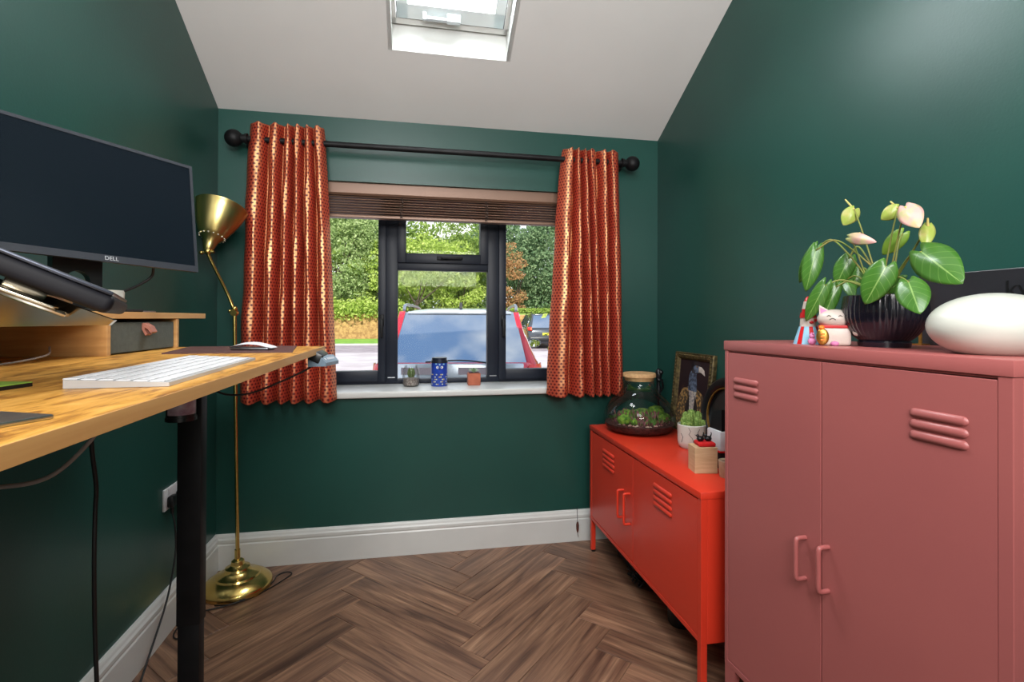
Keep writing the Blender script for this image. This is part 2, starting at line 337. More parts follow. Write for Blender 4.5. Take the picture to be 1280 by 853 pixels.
# reveal edges covering between slab and lining
def quad(bm, a, b, c_, d, th=None):
    v = [bm.verts.new(p) for p in (a, b, c_, d)]; return bm.faces.new(v)
v8 = [Vector((-.2, RY, RZ)), Vector((W + .2, RY, RZ)), Vector((W + .2, Y0 - .2, BZ - .2 * T)), Vector((-.2, Y0 - .2, BZ - .2 * T))]
vv = [bm.verts.new(p) for p in v8] + [bm.verts.new(p + Vector((0, 0, .22))) for p in v8]
for f in ((3, 2, 1, 0), (4, 5, 6, 7), (0, 1, 5, 4), (1, 2, 6, 5), (2, 3, 7, 6), (3, 0, 4, 7)): bm.faces.new([vv[i] for i in f])
# ceiling plaster around the well, up to the lining
for (xa, xb, ya, yb) in ((SX0 - .02, SX1 + .02, SYA + .07, SYA), (SX0 - .02, SX1 + .02, SYB, SYB - .03), (SX0 - .02, SX0, SYA, SYB), (SX1, SX1 + .02, SYA, SYB)):
    cslab(xa, xb, ya, yb, .012)
obj('ceiling', bm, CEIL, kind='structure')

# floor: sub floor + herringbone planks
fl = obj('floor', (lambda b: (box(b, (-.2, Y0 - .2, -.1), (W + .2, Y1, -.012)), b)[1])(NB()), mat('floor_underlay', S(40, 28, 22), .9, col2=S(30, 22, 18)), kind='structure')
PL, PW = .742, .1485; G = .0009
def clip(poly, x0, x1, y0, y1):
    for ax, lim, sg in ((0, x0, 1), (0, x1, -1), (1, y0, 1), (1, y1, -1)):
        out = []
        for i in range(len(poly)):
            a, b = poly[i - 1], poly[i]; da, db = (a[ax] - lim) * sg, (b[ax] - lim) * sg
            if da >= 0 and db >= 0: out.append(b)
            elif da >= 0 > db: t = da / (da - db); out.append(tuple(a[k] + (b[k] - a[k]) * t for k in range(len(a))))
            elif da < 0 <= db: t = da / (da - db); out += [tuple(a[k] + (b[k] - a[k]) * t for k in range(len(a))), b]
        poly = out
        if len(poly) < 3: return []
    return poly
s2 = math.sqrt(.5)
def ab2w(a, b): return (1.292 + (a - b) * s2, -.95 + (a + b) * s2)
for j in range(-3, 4):
    for k in range(-36, 14):
        for typ in (0, 1):
            a0, b0 = k * PW + j * PL, k * PW - j * PL
            r = (a0, b0, a0 + PL, b0 + PW) if typ == 0 else (a0 - PW, b0, a0, b0 + PL)
            r = (r[0] + G, r[1] + G, r[2] - G, r[3] - G)
            cs = [(r[0], r[1]), (r[2], r[1]), (r[2], r[3]), (r[0], r[3])]
            poly = [ab2w(*q) + ((q[0] - r[0], q[1] - r[1]) if typ == 0 else (q[1] - r[1], q[0] - r[0])) for q in cs]
            poly = clip(poly, -.01, W + .01, -4.62, .01)
            if len(poly) < 3: continue
            cx = sum(q[0] for q in poly) / len(poly); cy = sum(q[1] for q in poly) / len(poly)
            if max((q[0] - cx) ** 2 + (q[1] - cy) ** 2 for q in poly) < .0006: continue
            bm = NB(); uvl = bm.loops.layers.uv.new('UVMap')
            dz = random.uniform(-.00025, .00025); ch = .0016
            top = [bm.verts.new((q[0] + (cx - q[0]) * ch / .08, q[1] + (cy - q[1]) * ch / .25, dz)) for q in poly]
            mid = [bm.verts.new((q[0], q[1], -.0014)) for q in poly]; bot = [bm.verts.new((q[0], q[1], -.013)) for q in poly]
            fs = [bm.faces.new(top)]; n = len(poly)
            for A, B in ((top, mid), (mid, bot)):
                for i in range(n): fs.append(bm.faces.new((A[i], B[i], B[(i + 1) % n], A[(i + 1) % n])))
            uvd = {}
            for L3 in (top, mid, bot):
                for v, q in zip(L3, poly): uvd[v] = (q[2], q[3])
            for f in fs:
                for lp in f.loops: lp[uvl].uv = uvd[lp.vert]
            obj('floor_plank', bm, FLOORM, fl)

# skirting boards
SK = [(0, 0), (.022, 0), (.022, .125), (.019, .132), (.021, .14), (.021, .152), (.016, .16), (.013, .170), (.008, .1775), (0, .1785)]
bm = NB(); prism(bm, [(-a, b) for a, b in SK], 0, 0, W); obj('baseboard_back', bm, WHITE, kind='structure')
bm = NB(); prism(bm, [(a, b) for a, b in SK], 1, Y0, -.0); obj('baseboard_left', bm, WHITE, kind='structure')
bm = NB(); prism(bm, [(W - a, b) for a, b in SK], 1, Y0, -.0); obj('baseboard_right', bm, WHITE, kind='structure')

# window sill
bm = NB(); box(bm, (WX0 - .02, -.045, .867), (WX1 + .02, .30, .902), .008, seg=3)
obj('trim_1', bm, WHITE, smooth=True, kind='structure')

# ------------------------------------------------------------------ window
win = struct('window_1', (1.19, .28, .902))
FY0, FY1 = .275, .335
def fr_piece(name, parts, m=DARKM, bev=.004, parent=win):
    bm = NB()
    for lo, hi in parts: box(bm, lo, hi, bev)
    return obj(name, bm, m, parent, smooth=True)
zB, zT = .902, WZ1
fr_piece('frame', [((WX0, FY0, zB), (WX1, FY1, zB + .028)), ((WX0, FY0, zT - .03), (WX1, FY1, zT)), ((WX0, FY0, zB), (WX0 + .05, FY1, zT)), ((WX1 - .05, FY0, zB), (WX1, FY1, zT))])
MXA, MXB = (.832, .903), (1.45, 1.522)
for a, b in (MXA, MXB): fr_piece('mullion', [((a, FY0 - .004, zB + .01), (b, FY1, zT - .01))])
fr_piece('transom', [((MXA[1] - .005, FY0, 1.592), (MXB[0] + .005, FY1, 1.645))])
def sash(x0, x1, z0, z1, fw, bw=None, hx=None, hz=None, vert=True):
    bw = bw or fw
    s = fr_piece('sash', [((x0, FY0 - .018, z0), (x0 + fw, FY1 - .01, z1)), ((x1 - fw, FY0 - .018, z0), (x1, FY1 - .01, z1)), ((x0 + fw, FY0 - .0175, z0), (x1 - fw, FY1 - .01, z0 + bw)), ((x0 + fw, FY0 - .0175, z1 - fw), (x1 - fw, FY1 - .01, z1))], bev=.002)
    bm = NB(); box(bm, (x0 + fw - .004, .300, z0 + bw - .004), (x1 - fw + .004, .304, z1 - fw + .004)); obj('pane', bm, GLASS, s)
    if hx is not None:
        bm = NB(); y = FY0 - .018
        if vert:
            box(bm, (hx - .012, y - .008, hz - .035), (hx + .012, y, hz + .035), .004); cyl(bm, (hx, y - .006, hz), (hx, y - .04, hz), .008)
            box(bm, (hx - .009, y - .048, hz - .1), (hx + .009, y - .034, hz + .012), .005)
        else:
            box(bm, (hx - .035, y - .008, hz - .012), (hx + .035, y, hz + .012), .004); cyl(bm, (hx, y - .006, hz), (hx, y - .04, hz), .008)
            box(bm, (hx - .012, y - .048, hz - .009), (hx + .12, y - .034, hz + .009), .005)
        obj('handle', bm, BLACK, s, smooth=True)
sash(WX0 + .03, MXA[0] + .002, zB + .018, zT - .02, .045, .062, .812, 1.285)
sash(MXB[1] - .002, WX1 - .03, zB + .018, zT - .02, .045, .062, 1.545, 1.285)
sash(MXA[1] - .002, MXB[0] + .002, 1.635, zT - .02, .05, .058, 1.17, 1.665, False)
bm = NB(); box(bm, (MXA[1] - .004, .300, zB + .02), (MXB[0] + .004, .304, 1.6)); obj('pane', bm, GLASS, win)
for a, b in (MXA, MXB):
    bm = NB(); box(bm, ((a + b) / 2 - .022, FY0 - .007, zB + .036), ((a + b) / 2 + .022, FY0 - .003, zB + .042), .001); obj('drip_cap', bm, STEEL, win)

# skylight
sky = struct('window_2', cl(1.172, -.8, .1))
def srect(bm, x0, x1, ya, yb, o0, o1):
    v = [cl(x0, ya, o0), cl(x1, ya, o0), cl(x1, yb, o0), cl(x0, yb, o0), cl(x0, ya, o1), cl(x1, ya, o1), cl(x1, yb, o1), cl(x0, yb, o1)]
    vv = [bm.verts.new(p) for p in v]
    for f in ((3, 2, 1, 0), (4, 5, 6, 7), (0, 1, 5, 4), (1, 2, 6, 5), (2, 3, 7, 6), (3, 0, 4, 7)): bm.faces.new([vv[i] for i in f])
OF = .115; YL, YH = SYA - .055, SYB - .055      # cl() offsets move y by +.48*off
bm = NB()
def hexa(bm, v):
    vv = [bm.verts.new(p) for p in v]
    for f in ((3, 2, 1, 0), (4, 5, 6, 7), (0, 1, 5, 4), (1, 2, 6, 5), (2, 3, 7, 6), (3, 0, 4, 7)): bm.faces.new([vv[i] for i in f])
YQ = SYA - T * OF * NRM.z * 0 - NRM.y * OF          # keeps the lower reveal upright
th_ = Vector((0, .02, 0))
for y_, sg in ((SYA, 1), (SYB, -1)):
    a0, a1 = cl(SX0 - .018, y_), cl(SX1 + .018, y_); b0, b1 = cl(SX0 - .018, y_ - NRM.y * OF, OF + .05), cl(SX1 + .018, y_ - NRM.y * OF, OF + .05)
    hexa(bm, [a0, a1, b1, b0, a0 + th_ * sg, a1 + th_ * sg, b1 + th_ * sg, b0 + th_ * sg])
for x_, sg in ((SX0, -1), (SX1, 1)):
    dx_ = Vector((.018 * sg, 0, 0)); q_ = [cl(x_, SYA), cl(x_, SYB), cl(x_, SYB - NRM.y * OF, OF + .05), cl(x_, SYA - NRM.y * OF, OF + .05)]
    hexa(bm, q_ + [p + dx_ for p in q_])
obj('lining', bm, WHITE, sky)
bm = NB()
e = .02
srect(bm, SX0, SX1, YL, YL - .025, OF, OF + .05); srect(bm, SX0, SX1, SYB + .02, SYB, OF, OF + .05); srect(bm, SX0, SX0 + .018, YL, SYB, OF, OF + .05); srect(bm, SX1 - .018, SX1, YL, SYB, OF, OF + .05)
obj('frame', bm, WHITE, sky)
bm = NB(); a, b = YL - .029, SYB + .03
x0, x1 = SX0 + .023, SX1 - .023
srect(bm, x0, x1, a, a - .06, OF - .006, OF + .05); srect(bm, x0, x1, b + .06, b, OF - .006, OF + .05); srect(bm, x0, x0 + .05, a, b, OF - .006, OF + .05); srect(bm, x1 - .05, x1, a, b, OF - .006, OF + .05)
ss = obj('sash', bm, mat('skylight_sash_white', S(214, 222, 222), .35, col2=S(208, 216, 217), scale=5), sky)
bm = NB(); srect(bm, x0 + .048, x1 - .048, a - .058, b + .058, OF + .02, OF + .026); obj('pane', bm, GLASS, ss)
bm = NB(); srect(bm, x0, x1, a + .003, a + .0005, OF - .003, OF + .02); srect(bm, x1 + .0005, x1 + .003, a + .003, b, OF - .003, OF + .02); srect(bm, x0 - .003, x0 - .0005, a + .003, b, OF - .003, OF + .02); obj('seal', bm, BLACKP, sky)
bm = NB(); h0, h1 = cl(1.04, a - .022, OF - .03), cl(1.20, a - .022, OF - .03)
cyl(bm, h0, h1, .011, 12); box(bm, (1.15, h1.y - .014, h1.z - .012), (1.215, h1.y + .014, h1.z + .028), .004); box(bm, (1.035, h1.y - .010, h1.z - .01), (1.055, h1.y + .010, h1.z + .028), .004)
obj('handle', bm, mat('pale_aluminium', S(200, 208, 212), .35, .4, col2=S(190, 198, 203)), ss, smooth=True)

# ------------------------------------------------------------------ venetian blind
bl = thing('venetian_blind', 'bronze brown slatted venetian blind pulled up at the top of the window', 'blind', (1.19, .06, 1.86))
bm = NB(); prism(bm, [(.022, 2.04), (.022, 1.985), (.028, 1.978), (.036, 1.974), (.040, 1.98), (.036, 2.0), (.034, 2.04)], 0, WX0 + .015, WX1 - .015); obj('valance', bm, BLIND, bl, smooth=True)
bm = NB(); box(bm, (WX0 + .02, .045, 1.99), (WX1 - .02, .095, 2.035), .002); obj('head_rail', bm, BLACKP, bl)
for i in range(8):
    z = 1.974 - i * .0145; bm = NB(); q = .006
    dx = random.uniform(-.002, .002)
    prism(bm, [(.038, z - q), (.045, z - .001), (.062, z + .001), (.080, z - .001), (.088, z - q), (.085, z - q - .002), (.062, z - .0022), (.040, z - q - .002)], 0, WX0 + .02 + dx, WX1 - .02 + dx)
    obj('slat', bm, BLIND, bl)
bm = NB(); box(bm, (WX0 + .02, .038, 1.853), (WX1 - .02, .088, 1.868), .003); obj('bottom_rail', bm, BLIND, bl)
for x in (.53, .93, 1.41, 1.86):
    bm = NB()
    for dx in (-.006, .006): box(bm, (x + dx - .001, .0355, 1.853), (x + dx + .001, .0375, 1.985))
    for i in range(6): ball(bm, (x + random.uniform(-.006, .006), .033, 1.965 - i * .02), .006, u=8, v=6)
    obj('ladder_cord', bm, TAPE, bl)

# ------------------------------------------------------------------ curtain rod and curtains
rod = thing('curtain_rod', 'long black metal curtain pole with ball ends above the window', 'curtain pole', (1.17, -.1, 2.17))
bm = NB(); cyl(bm, (.12, -.1, 2.203), (2.23, -.1, 2.203), .0155, 20); obj('pole', bm, BLACK, rod, smooth=True)
for x, s in ((.107, -1), (2.245, 1)):
    bm = NB(); ball(bm, (x, -.1, 2.203), .043, u=24, v=16); cyl(bm, (x - s * .034, -.1, 2.203), (x - s * .062, -.1, 2.203), .021, 20); cyl(bm, (x - s * .055, -.1, 2.203), (x - s * .066, -.1, 2.203), .027, 20)
    obj('finial', bm, BLACK, rod, smooth=True)
for x in (.165, 2.19):
    bm = NB(); cyl(bm, (x, -.1, 2.203), (x, 0, 2.203), .009, 12); cyl(bm, (x, -.01, 2.203), (x, 0, 2.203), .028, 20); obj('bracket', bm, BLACK, rod, smooth=True)

def curtain(label, top, bot, zt, zb, seed):
    rr = random.Random(seed)
    n = len(top); NP = 9; NZ = 60
    # knots alternate crest (toward the room) and trough
    def section(t, z):
        xs = [top[i][0] * (1 - t) + bot[i][0] * t for i in range(n)]
        ys = [top[i][1] * (1 - t) + bot[i][1] * t for i in range(n)]
        pts = []
        for i in range(n - 1):
            for k in range(NP):
                s = k / NP; c_ = s ** 2.4 if ys[i] < ys[i + 1] else 1 - (1 - s) ** 2.4
                bul = 0
                xx = xs[i] + (xs[i + 1] - xs[i]) * s
                yy = ys[i] + (ys[i + 1] - ys[i]) * c_
                wob = .0022 * math.sin(9 * z + i * 1.7) + .0016 * math.sin(23 * z + i * 2.9)
                pts.append((xx + wob + bul, yy + wob * .8))
        pts.append((xs[-1], ys[-1])); return pts
    bm = NB(); uvl = bm.loops.layers.uv.new('UVMap'); rows = []; us = [0]
    base = section(.5, 1.5)
    for a, b in zip(base, base[1:]): us.append(us[-1] + math.hypot(b[0] - a[0], b[1] - a[1]))
    for j in range(NZ + 1):
        t = j / NZ; z = zt + (zb - zt) * t; te = t ** .8
        sec = section(te, z); row = []
        for k, (x, y) in enumerate(sec):
            zz = z + (.006 * math.sin(k * .35 + seed) if j == NZ else 0) + (.004 * math.cos(k * .7) if j == 0 else 0)
            flare = 0 if t < .93 else -.004 * math.sin((t - .93) / .07 * PI)
            row.append(bm.verts.new((x, y + flare, zz)))
        rows.append(row)
    for j in range(NZ):
        for k in range(len(rows[0]) - 1):
            f = bm.faces.new((rows[j][k], rows[j][k + 1], rows[j + 1][k + 1], rows[j + 1][k])); f.smooth = True
            for lp, (jj, kk) in zip(f.loops, ((j, k), (j, k + 1), (j + 1, k + 1), (j + 1, k))): lp[uvl].uv = (us[kk], zt + (zb - zt) * jj / NZ)
    xm = (top[0][0] + top[-1][0]) / 2
    t_ = thing('curtain', label, 'curtain', (xm, -.1, zb))
    o = obj('drape', bm, CURT, t_, smooth=True, angle=180)
    md = o.modifiers.new('thick', 'SOLIDIFY'); md.thickness = .002
    md = o.modifiers.new('soft', 'SUBSURF'); md.levels = 1; md.render_levels = 1
    return t_
def knots(u0, crest, u1, fx, depth=.042, d0=.02, back=None):
    back = depth if back is None else back
    K = [(fx(u0), -.1 + d0)]
    for i, u in enumerate(crest):
        K.append((fx(u), -.1 - depth))
        nx = crest[i + 1] if i + 1 < len(crest) else u1
        if i + 1 < len(crest): K.append((fx((u + nx) / 2), -.1 + back))
    K.append((fx(u1), -.1 + d0)); return K
fLt = lambda u: .173 + (u - 310) * .003842; fLb = lambda u: .137 + (u - 298) * .003837
fRt = lambda u: 1.823 + (u - 703) * .004806; fRb = lambda u: 1.733 + (u - 683) * .004784
curtain('left curtain, patterned rust and gold fabric hanging beside the brass lamp',
        knots(310, [325, 346, 361.5, 373, 385, 397.5], 405, fLt, .038, back=.024), knots(297, [312, 334, 352, 368, 386, 409], 421, fLb, .05), 2.283, .868, 1)
curtain('right curtain, patterned rust and gold fabric hanging above the red cabinet',
        knots(703, [713, 721, 729, 737, 753.5, 763], 774, fRt, .038, back=.024), knots(683, [701, 724, 738, 747, 757, 771], 780, fRb, .05), 2.262, .862, 2)
bm = NB()
for x in (.39,):
    pass
bm.free()

# ------------------------------------------------------------------ locker cabinets
def louvre(bm, P, s0, s1, z, h=.011):
    # pressed slot: rounded raised bar; P maps (s, depth, z) to world
    prof = [(0, h), (-.004, h * .8), (-.0065, 0), (-.005, -h * .6), (0, -h * .8)]
    rings = []
    N = 6
    stations = [(s0 - .006, .0), (s0 - .003, .7), (s0 + .003, 1), (s1 - .003, 1), (s1 + .003, .7), (s1 + .006, .0)]
    for s, k in stations: rings.append([bm.verts.new(P(s, d * k, z + zz * (.25 + .75 * k))) for d, zz in prof])
    for A, B in zip(rings, rings[1:]):
        for i in range(len(prof) - 1): bm.faces.new((A[i], A[i + 1], B[i + 1], B[i]))
    bm.faces.new(rings[0]); bm.faces.new(rings[-1])
def handle_u(bm, P, s, z0, z1, out=.03, r=.0058):
    pts = [P(s, 0, z1), P(s, -out * .75, z1), P(s, -out, z1 - out * .3), P(s, -out, (z0 + z1) / 2), P(s, -out, z0 + out * .3), P(s, -out * .75, z0), P(s, 0, z0)]
    tube(bm, pts, r, n=10, smooth=4)
def cabinet(label, P, LEN, DEP, H, ZL, M, doors, lid, st0, st1, louv, handles, legshape, feet=True):
    root = thing('locker_cabinet', label, 'cabinet', P(LEN / 2, DEP / 2, 0))
    def pb(bm, a, b, bev=.0015):
        vs = box(bm, a, b, bev)
        for v in set(vs):
            if v.is_valid: v.co = P(*v.co)
    bm = NB(); pb(bm, (0, .024, ZL), (.018, DEP, H - lid)); pb(bm, (LEN - .018, .024, ZL), (LEN, DEP, H - lid)); pb(bm, (.018, DEP - .012, ZL), (LEN - .018, DEP, H - lid)); pb(bm, (.018, .024, ZL), (LEN - .018, DEP - .012, ZL + .016))
    obj('body', bm, M, root)
    bm = NB(); pb(bm, (-.003, -.003, H - lid), (LEN + .003, DEP + .003, H), .003); obj('top', bm, M, root, smooth=True)
    bm = NB(); pb(bm, (0, 0, ZL), (st0, .024, H - lid - .0005)); pb(bm, (LEN - st1, 0, ZL), (LEN, .024, H - lid - .0005)); pb(bm, (st0, 0, ZL), (LEN - st1, .024, ZL + .018)); pb(bm, (st0, .004, H - lid - .005), (LEN - st1, .024, H - lid)); obj('front_frame', bm, M, root)
    for (a, b), (l0, l1, zs), hs in zip(doors, louv, handles):
        bm = NB(); pb(bm, (a + .0015, .001, ZL + .021), (b - .0015, .02, H - lid - .007), .0015); d = obj('door', bm, M, root)
        for z in zs:
            bm = NB(); louvre(bm, lambda s, dd, zz: P(s, .001 + dd, zz), l0, l1, z, .0105); obj('louvre', bm, M, d, smooth=True, angle=60)
        bm = NB(); handle_u(bm, lambda s, dd, zz: P(s, .001 + dd, zz), *hs); obj('handle', bm, M, d, smooth=True, angle=60)
    for sx_ in (0, 1):
        for dx_ in (0, 1):
            bm = NB(); w_ = .028
            s_a = 0 if sx_ == 0 else LEN - w_; d_a = 0.001 if dx_ == 0 else DEP - w_
            if legshape == 'square': pb(bm, (s_a + .002, d_a, .012), (s_a + w_ - .002, d_a + w_ - .004, ZL), .002)
            else:
                sg = 1 if sx_ == 0 else -1; s_e = 0 if sx_ == 0 else LEN
                dg = 1 if dx_ == 0 else -1; d_e = .001 if dx_ == 0 else DEP
                pts = [(s_e + sg * .001, 0.012), (s_e + sg * .022, .012), (s_e + sg * .05, ZL), (s_e + sg * .001, ZL)]
                vs = prism(bm, pts, 1, min(d_e, d_e + dg * .02), max(d_e, d_e + dg * .02))
                for v in vs: v.co = P(v.co.x, v.co.y, v.co.z)
            lg = obj('leg', bm, M, root)
            bm = NB(); sc_ = s_a + w_ / 2 if legshape == 'square' else s_e + sg * .012; dc_ = d_a + w_ / 2 if legshape == 'square' else d_e + dg * .01
            q = P(sc_, dc_, 0); cyl(bm, (q[0], q[1], 0), (q[0], q[1], .013), .0105, 12); obj('foot', bm, BLACKP, lg)
    return root
def PR(s, d, z): return Vector((1.976 + d, -.1437 - s, z))
LR = 1.124
cabinet('low bright red metal locker cabinet with two doors under the window end of the wall', PR, LR, .44, .704, .18, REDM,
        [(.026, .568), (.568, 1.1)], .026, .026, .024,
        [(.20, .345, [.612, .587, .562, .537]), (.775, .915, [.617, .592, .567, .542])],
        [(.462, .365, .492), (.534, .360, .498)], 'square')
pc, ps = math.cos(.0461), math.sin(.0461)
def PP(s, d, z): return Vector((2.0058 + s * ps + d * pc, -1.3577 - s * pc + d * ps, z))
cabinet('tall dusty pink metal locker cabinet with two doors in the right foreground', PP, .789, .385, 1.2296, .18, PINK,
        [(.014, .380), (.380, .766)], .031, .014, .024,
        [(.05, .148, [1.105, 1.082, 1.059]), (.612, .712, [1.105, 1.082, 1.059])],
        [(.330, .618, .725), (.402, .622, .731)], 'taper')

# ------------------------------------------------------------------ floor lamp
lx, ly = .175, -.215
la = thing('floor_lamp', 'slim brass floor lamp with a bell shade turned to the ceiling', 'lamp', (lx, ly, 0))
bm = NB(); lathe(bm, [(0, 0), (.150, 0), (.153, .004), (.153, .026), (.148, .032), (.134, .046), (.108, .060), (.100, .062), (.096, .070), (.088, .073), (.064, .084), (.058, .092), (.054, .102), (.040, .107), (.031, .114), (.028, .132), (.020, .138), (.012, .140), (0, .140)], (lx, ly, 0), 48); obj('base', bm, BRASS, la, smooth=True)
jx = .153
bm = NB(); tube(bm, [(lx, ly, .11), (jx, ly, 1.32)], .0088, 14, smooth=1); cyl(bm, (lx - .001, ly, .13), (lx - .002, ly, .185), .0125, 14); obj('pole', bm, BRASS, la, smooth=True)
bm = NB(); cyl(bm, (jx, ly - .016, 1.322), (jx, ly + .016, 1.322), .015, 16); ball(bm, (jx, ly, 1.342), .013); ball(bm, (jx - .02, ly - .004, 1.33), .008); obj('joint', bm, BRASS, la, smooth=True)
bm = NB(); tube(bm, [(jx, ly, 1.33), (.122, ly - .012, 1.42), (.075, ly - .055, 1.55), (.060, ly - .07, 1.597)], .0072, 12); obj('arm', bm, BRASS, la, smooth=True)
bm = NB(); ball(bm, (.060, ly - .07, 1.607), .016); cyl(bm, (.035, ly - .07, 1.602), (.087, ly - .07, 1.606), .0075, 10); ball(bm, (.033, ly - .07, 1.6), .010); obj('swivel', bm, BRASS, la, smooth=True)
axis = Vector((.14, .36, 1)).normalized(); Mx = Matrix.Translation((.058, ly - .07, 1.606)) @ axis.to_track_quat('Z', 'Y').to_matrix().to_4x4()
bm = NB(); prof = [(.014, 0), (.021, .012), (.026, .03), (.034, .058), (.046, .07), (.056, .083), (.062, .092), (.085, .145), (.104, .196), (.112, .232), (.1145, .235), (.1145, .238), (.110, .238), (.102, .196), (.083, .147), (.058, .092), (.03, .07), (.012, .05), (.0, .05)]
lathe(bm, prof, n=48, M=Mx); shd = obj('lamp_shade', bm, BRASSB, la, smooth=True, angle=50)
bm = NB()
for i in range(16):
    a = 2 * PI * i / 16; ball(bm, (.0535 * math.cos(a), .0535 * math.sin(a), .077), .0042, u=8, v=6, M=Mx)
obj('vent_hole', bm, mat('bright_vent', S(250, 248, 236), .3, 1, col2=S(240, 238, 226)), shd, kind='stuff')
bm = NB(); ball(bm, (0, 0, .12), .03, M=Mx); cyl(bm, Mx @ Vector((0, 0, .05)), Mx @ Vector((0, 0, .1)), .013, 12); obj('bulb', bm, WPL, la, smooth=True)

# ------------------------------------------------------------------ desk
DZ = 1.21; DXF = .7277; DYE = -1.165
desk = thing('standing_desk', 'raised standing desk with a rustic oak top and black metal legs', 'desk', (.37, -2.0, 0))
bm = NB(); box(bm, (.025, -2.95, DZ - .0175), (DXF - .0015, DYE - .0015, DZ), .001); obj('desktop', bm, DESKW, desk)
bm = NB(); box(bm, (DXF - .0015, -2.95, DZ - .0175), (DXF, DYE, DZ - .0003)); box(bm, (.025, DYE - .0015, DZ - .0175), (DXF - .0015, DYE, DZ - .0003)); obj('edge_band', bm, DESKE, desk)
for y in (-1.372, -2.70):
    bm = NB(); box(bm, (.398, y - .018, .49), (.456, y + .022, DZ - .02), .003); lg = obj('leg', bm, BLACK, desk, smooth=True)
    bm = NB(); box(bm, (.4005, y - .015, .03), (.4535, y + .019, .6), .003); obj('inner_column', bm, BLACK, lg, smooth=True)
    bm = NB(); box(bm, (.10, y - .03, 0), (.66, y + .035, .03), .004); obj('foot', bm, BLACK, desk, smooth=True)
    bm = NB(); box(bm, (.12, y - .02, DZ - .045), (.62, y + .02, DZ - .018), .002); obj('bracket', bm, BLACK, desk)
bm = NB(); box(bm, (.37, -2.7, DZ - .05), (.40, -1.37, DZ - .02), .002); box(bm, (.45, -2.7, DZ - .05), (.48, -1.37, DZ - .02), .002); obj('crossbar', bm, BLACK, desk)
bm = NB(); cyl(bm, (.425, -1.432, DZ - .018), (.425, -1.432, 1.045), .033, 24); cyl(bm, (.425, -1.432, 1.048), (.425, -1.432, 1.038), .035, 24); mo = obj('lift_motor', bm, BLACKP, desk, smooth=True)
bm = NB()
A = [bm.verts.new((.425 + .0337 * math.cos(a), -1.432 + .0337 * math.sin(a), z)) for z in (1.055, 1.12) for a in [math.radians(-125 + 12.5 * i) for i in range(11)]]
for i in range(10): bm.faces.new((A[i], A[i + 1], A[i + 12], A[i + 11]))
obj('label_sticker', bm, mat('grey_label', S(190, 178, 190), .4, col2=S(150, 110, 130), scale=40), mo, smooth=True)
# control handset hung under the far front corner
hs = thing('desk_handset', 'small grey desk height control with white symbols under the desk corner', 'controller', (.745, -1.25, 1.165))
Mh = Matrix.Translation((.748, -1.262, 1.1905)) @ Matrix.Rotation(math.radians(28), 4, 'Y')
bm = NB(); box(bm, (-.034, -.050, -.03), (.0, .050, .0), .005, M=Mh); obj('housing', bm, BLACKP, hs, smooth=True)
Mh2 = Matrix.Translation((.7335, -1.262, 1.175)) @ Matrix.Rotation(math.radians(-14), 4, 'Z')
bm = NB(); prism(bm, [(-.02, .012), (.018, .012), (.034, -.006), (.034, -.016), (-.02, -.018)], 1, -.046, .046, M=Mh2); fp = obj('front_panel', bm, mat('slate_blue_plastic', S(120, 138, 152), .3, col2=S(110, 128, 142)), hs)
def hplane(u, v):  # panel slope
    return Mh2 @ (Matrix.Translation((.026 + .0006, u, .003 + .0006)) @ Matrix.Rotation(math.radians(90), 4, 'Z') @ Matrix.Rotation(math.radians(48), 4, 'X'))
bm = NB(); HP = hplane(0, 0)
def hq(pts):
    v_ = [bm.verts.new(HP @ Vector((x, y, .0004))) for x, y in pts]; bm.faces.new(v_)
hq([(-.034, .005), (-.026, .001), (-.030, -.005)]); hq([(-.034, .005), (-.030, -.005), (-.038, .001)])
for i in range(5): hq([(-.018 + i * .010, -.003), (-.012 + i * .010, -.003), (-.012 + i * .010, .004), (-.018 + i * .010, .004)])
obj('symbols', bm, WPL, fp)
# cables below the desk
def cable(name, label, pts, r, m, sm=8, cat='cable'):
    bm = NB(); tube(bm, pts, r, 8, smooth=sm); return tag(obj(name, bm, m, smooth=True, angle=180), label, cat)
cable('handset_cable', 'thin black cable sagging from the desk control back to the desk leg', [(.725, -1.25, 1.172), (.70, -1.28, 1.150), (.635, -1.32, 1.118), (.56, -1.345, 1.09), (.50, -1.36, 1.092), (.458, -1.352, 1.12), (.44, -1.34, 1.15), (.43, -1.34, 1.18)], .0028, CABLE)
cable('grey_cable', 'pale grey cable drooping under the desk at the left edge', [(.50, -1.88, DZ - .022), (.498, -1.89, 1.13), (.47, -1.9, 1.08), (.422, -1.9, 1.038), (.36, -1.9, 1.026), (.26, -1.9, 1.03), (.14, -1.9, 1.09), (.08, -1.9, DZ - .022)], .0036, GREYC)
cable('power_cable', 'black power cable hanging straight down below the left part of the desk', [(.30, -1.56, DZ - .02), (.30, -1.568, 1.03), (.303, -1.555, .92), (.30, -1.552, .86), (.303, -1.56, .75), (.30, -1.55, .6), (.305, -1.55, .45), (.30, -1.54, .3), (.29, -1.52, .12), (.25, -1.42, .012), (.2, -1.2, .008), (.1, -1.05, .008)], .0046, CABLE)
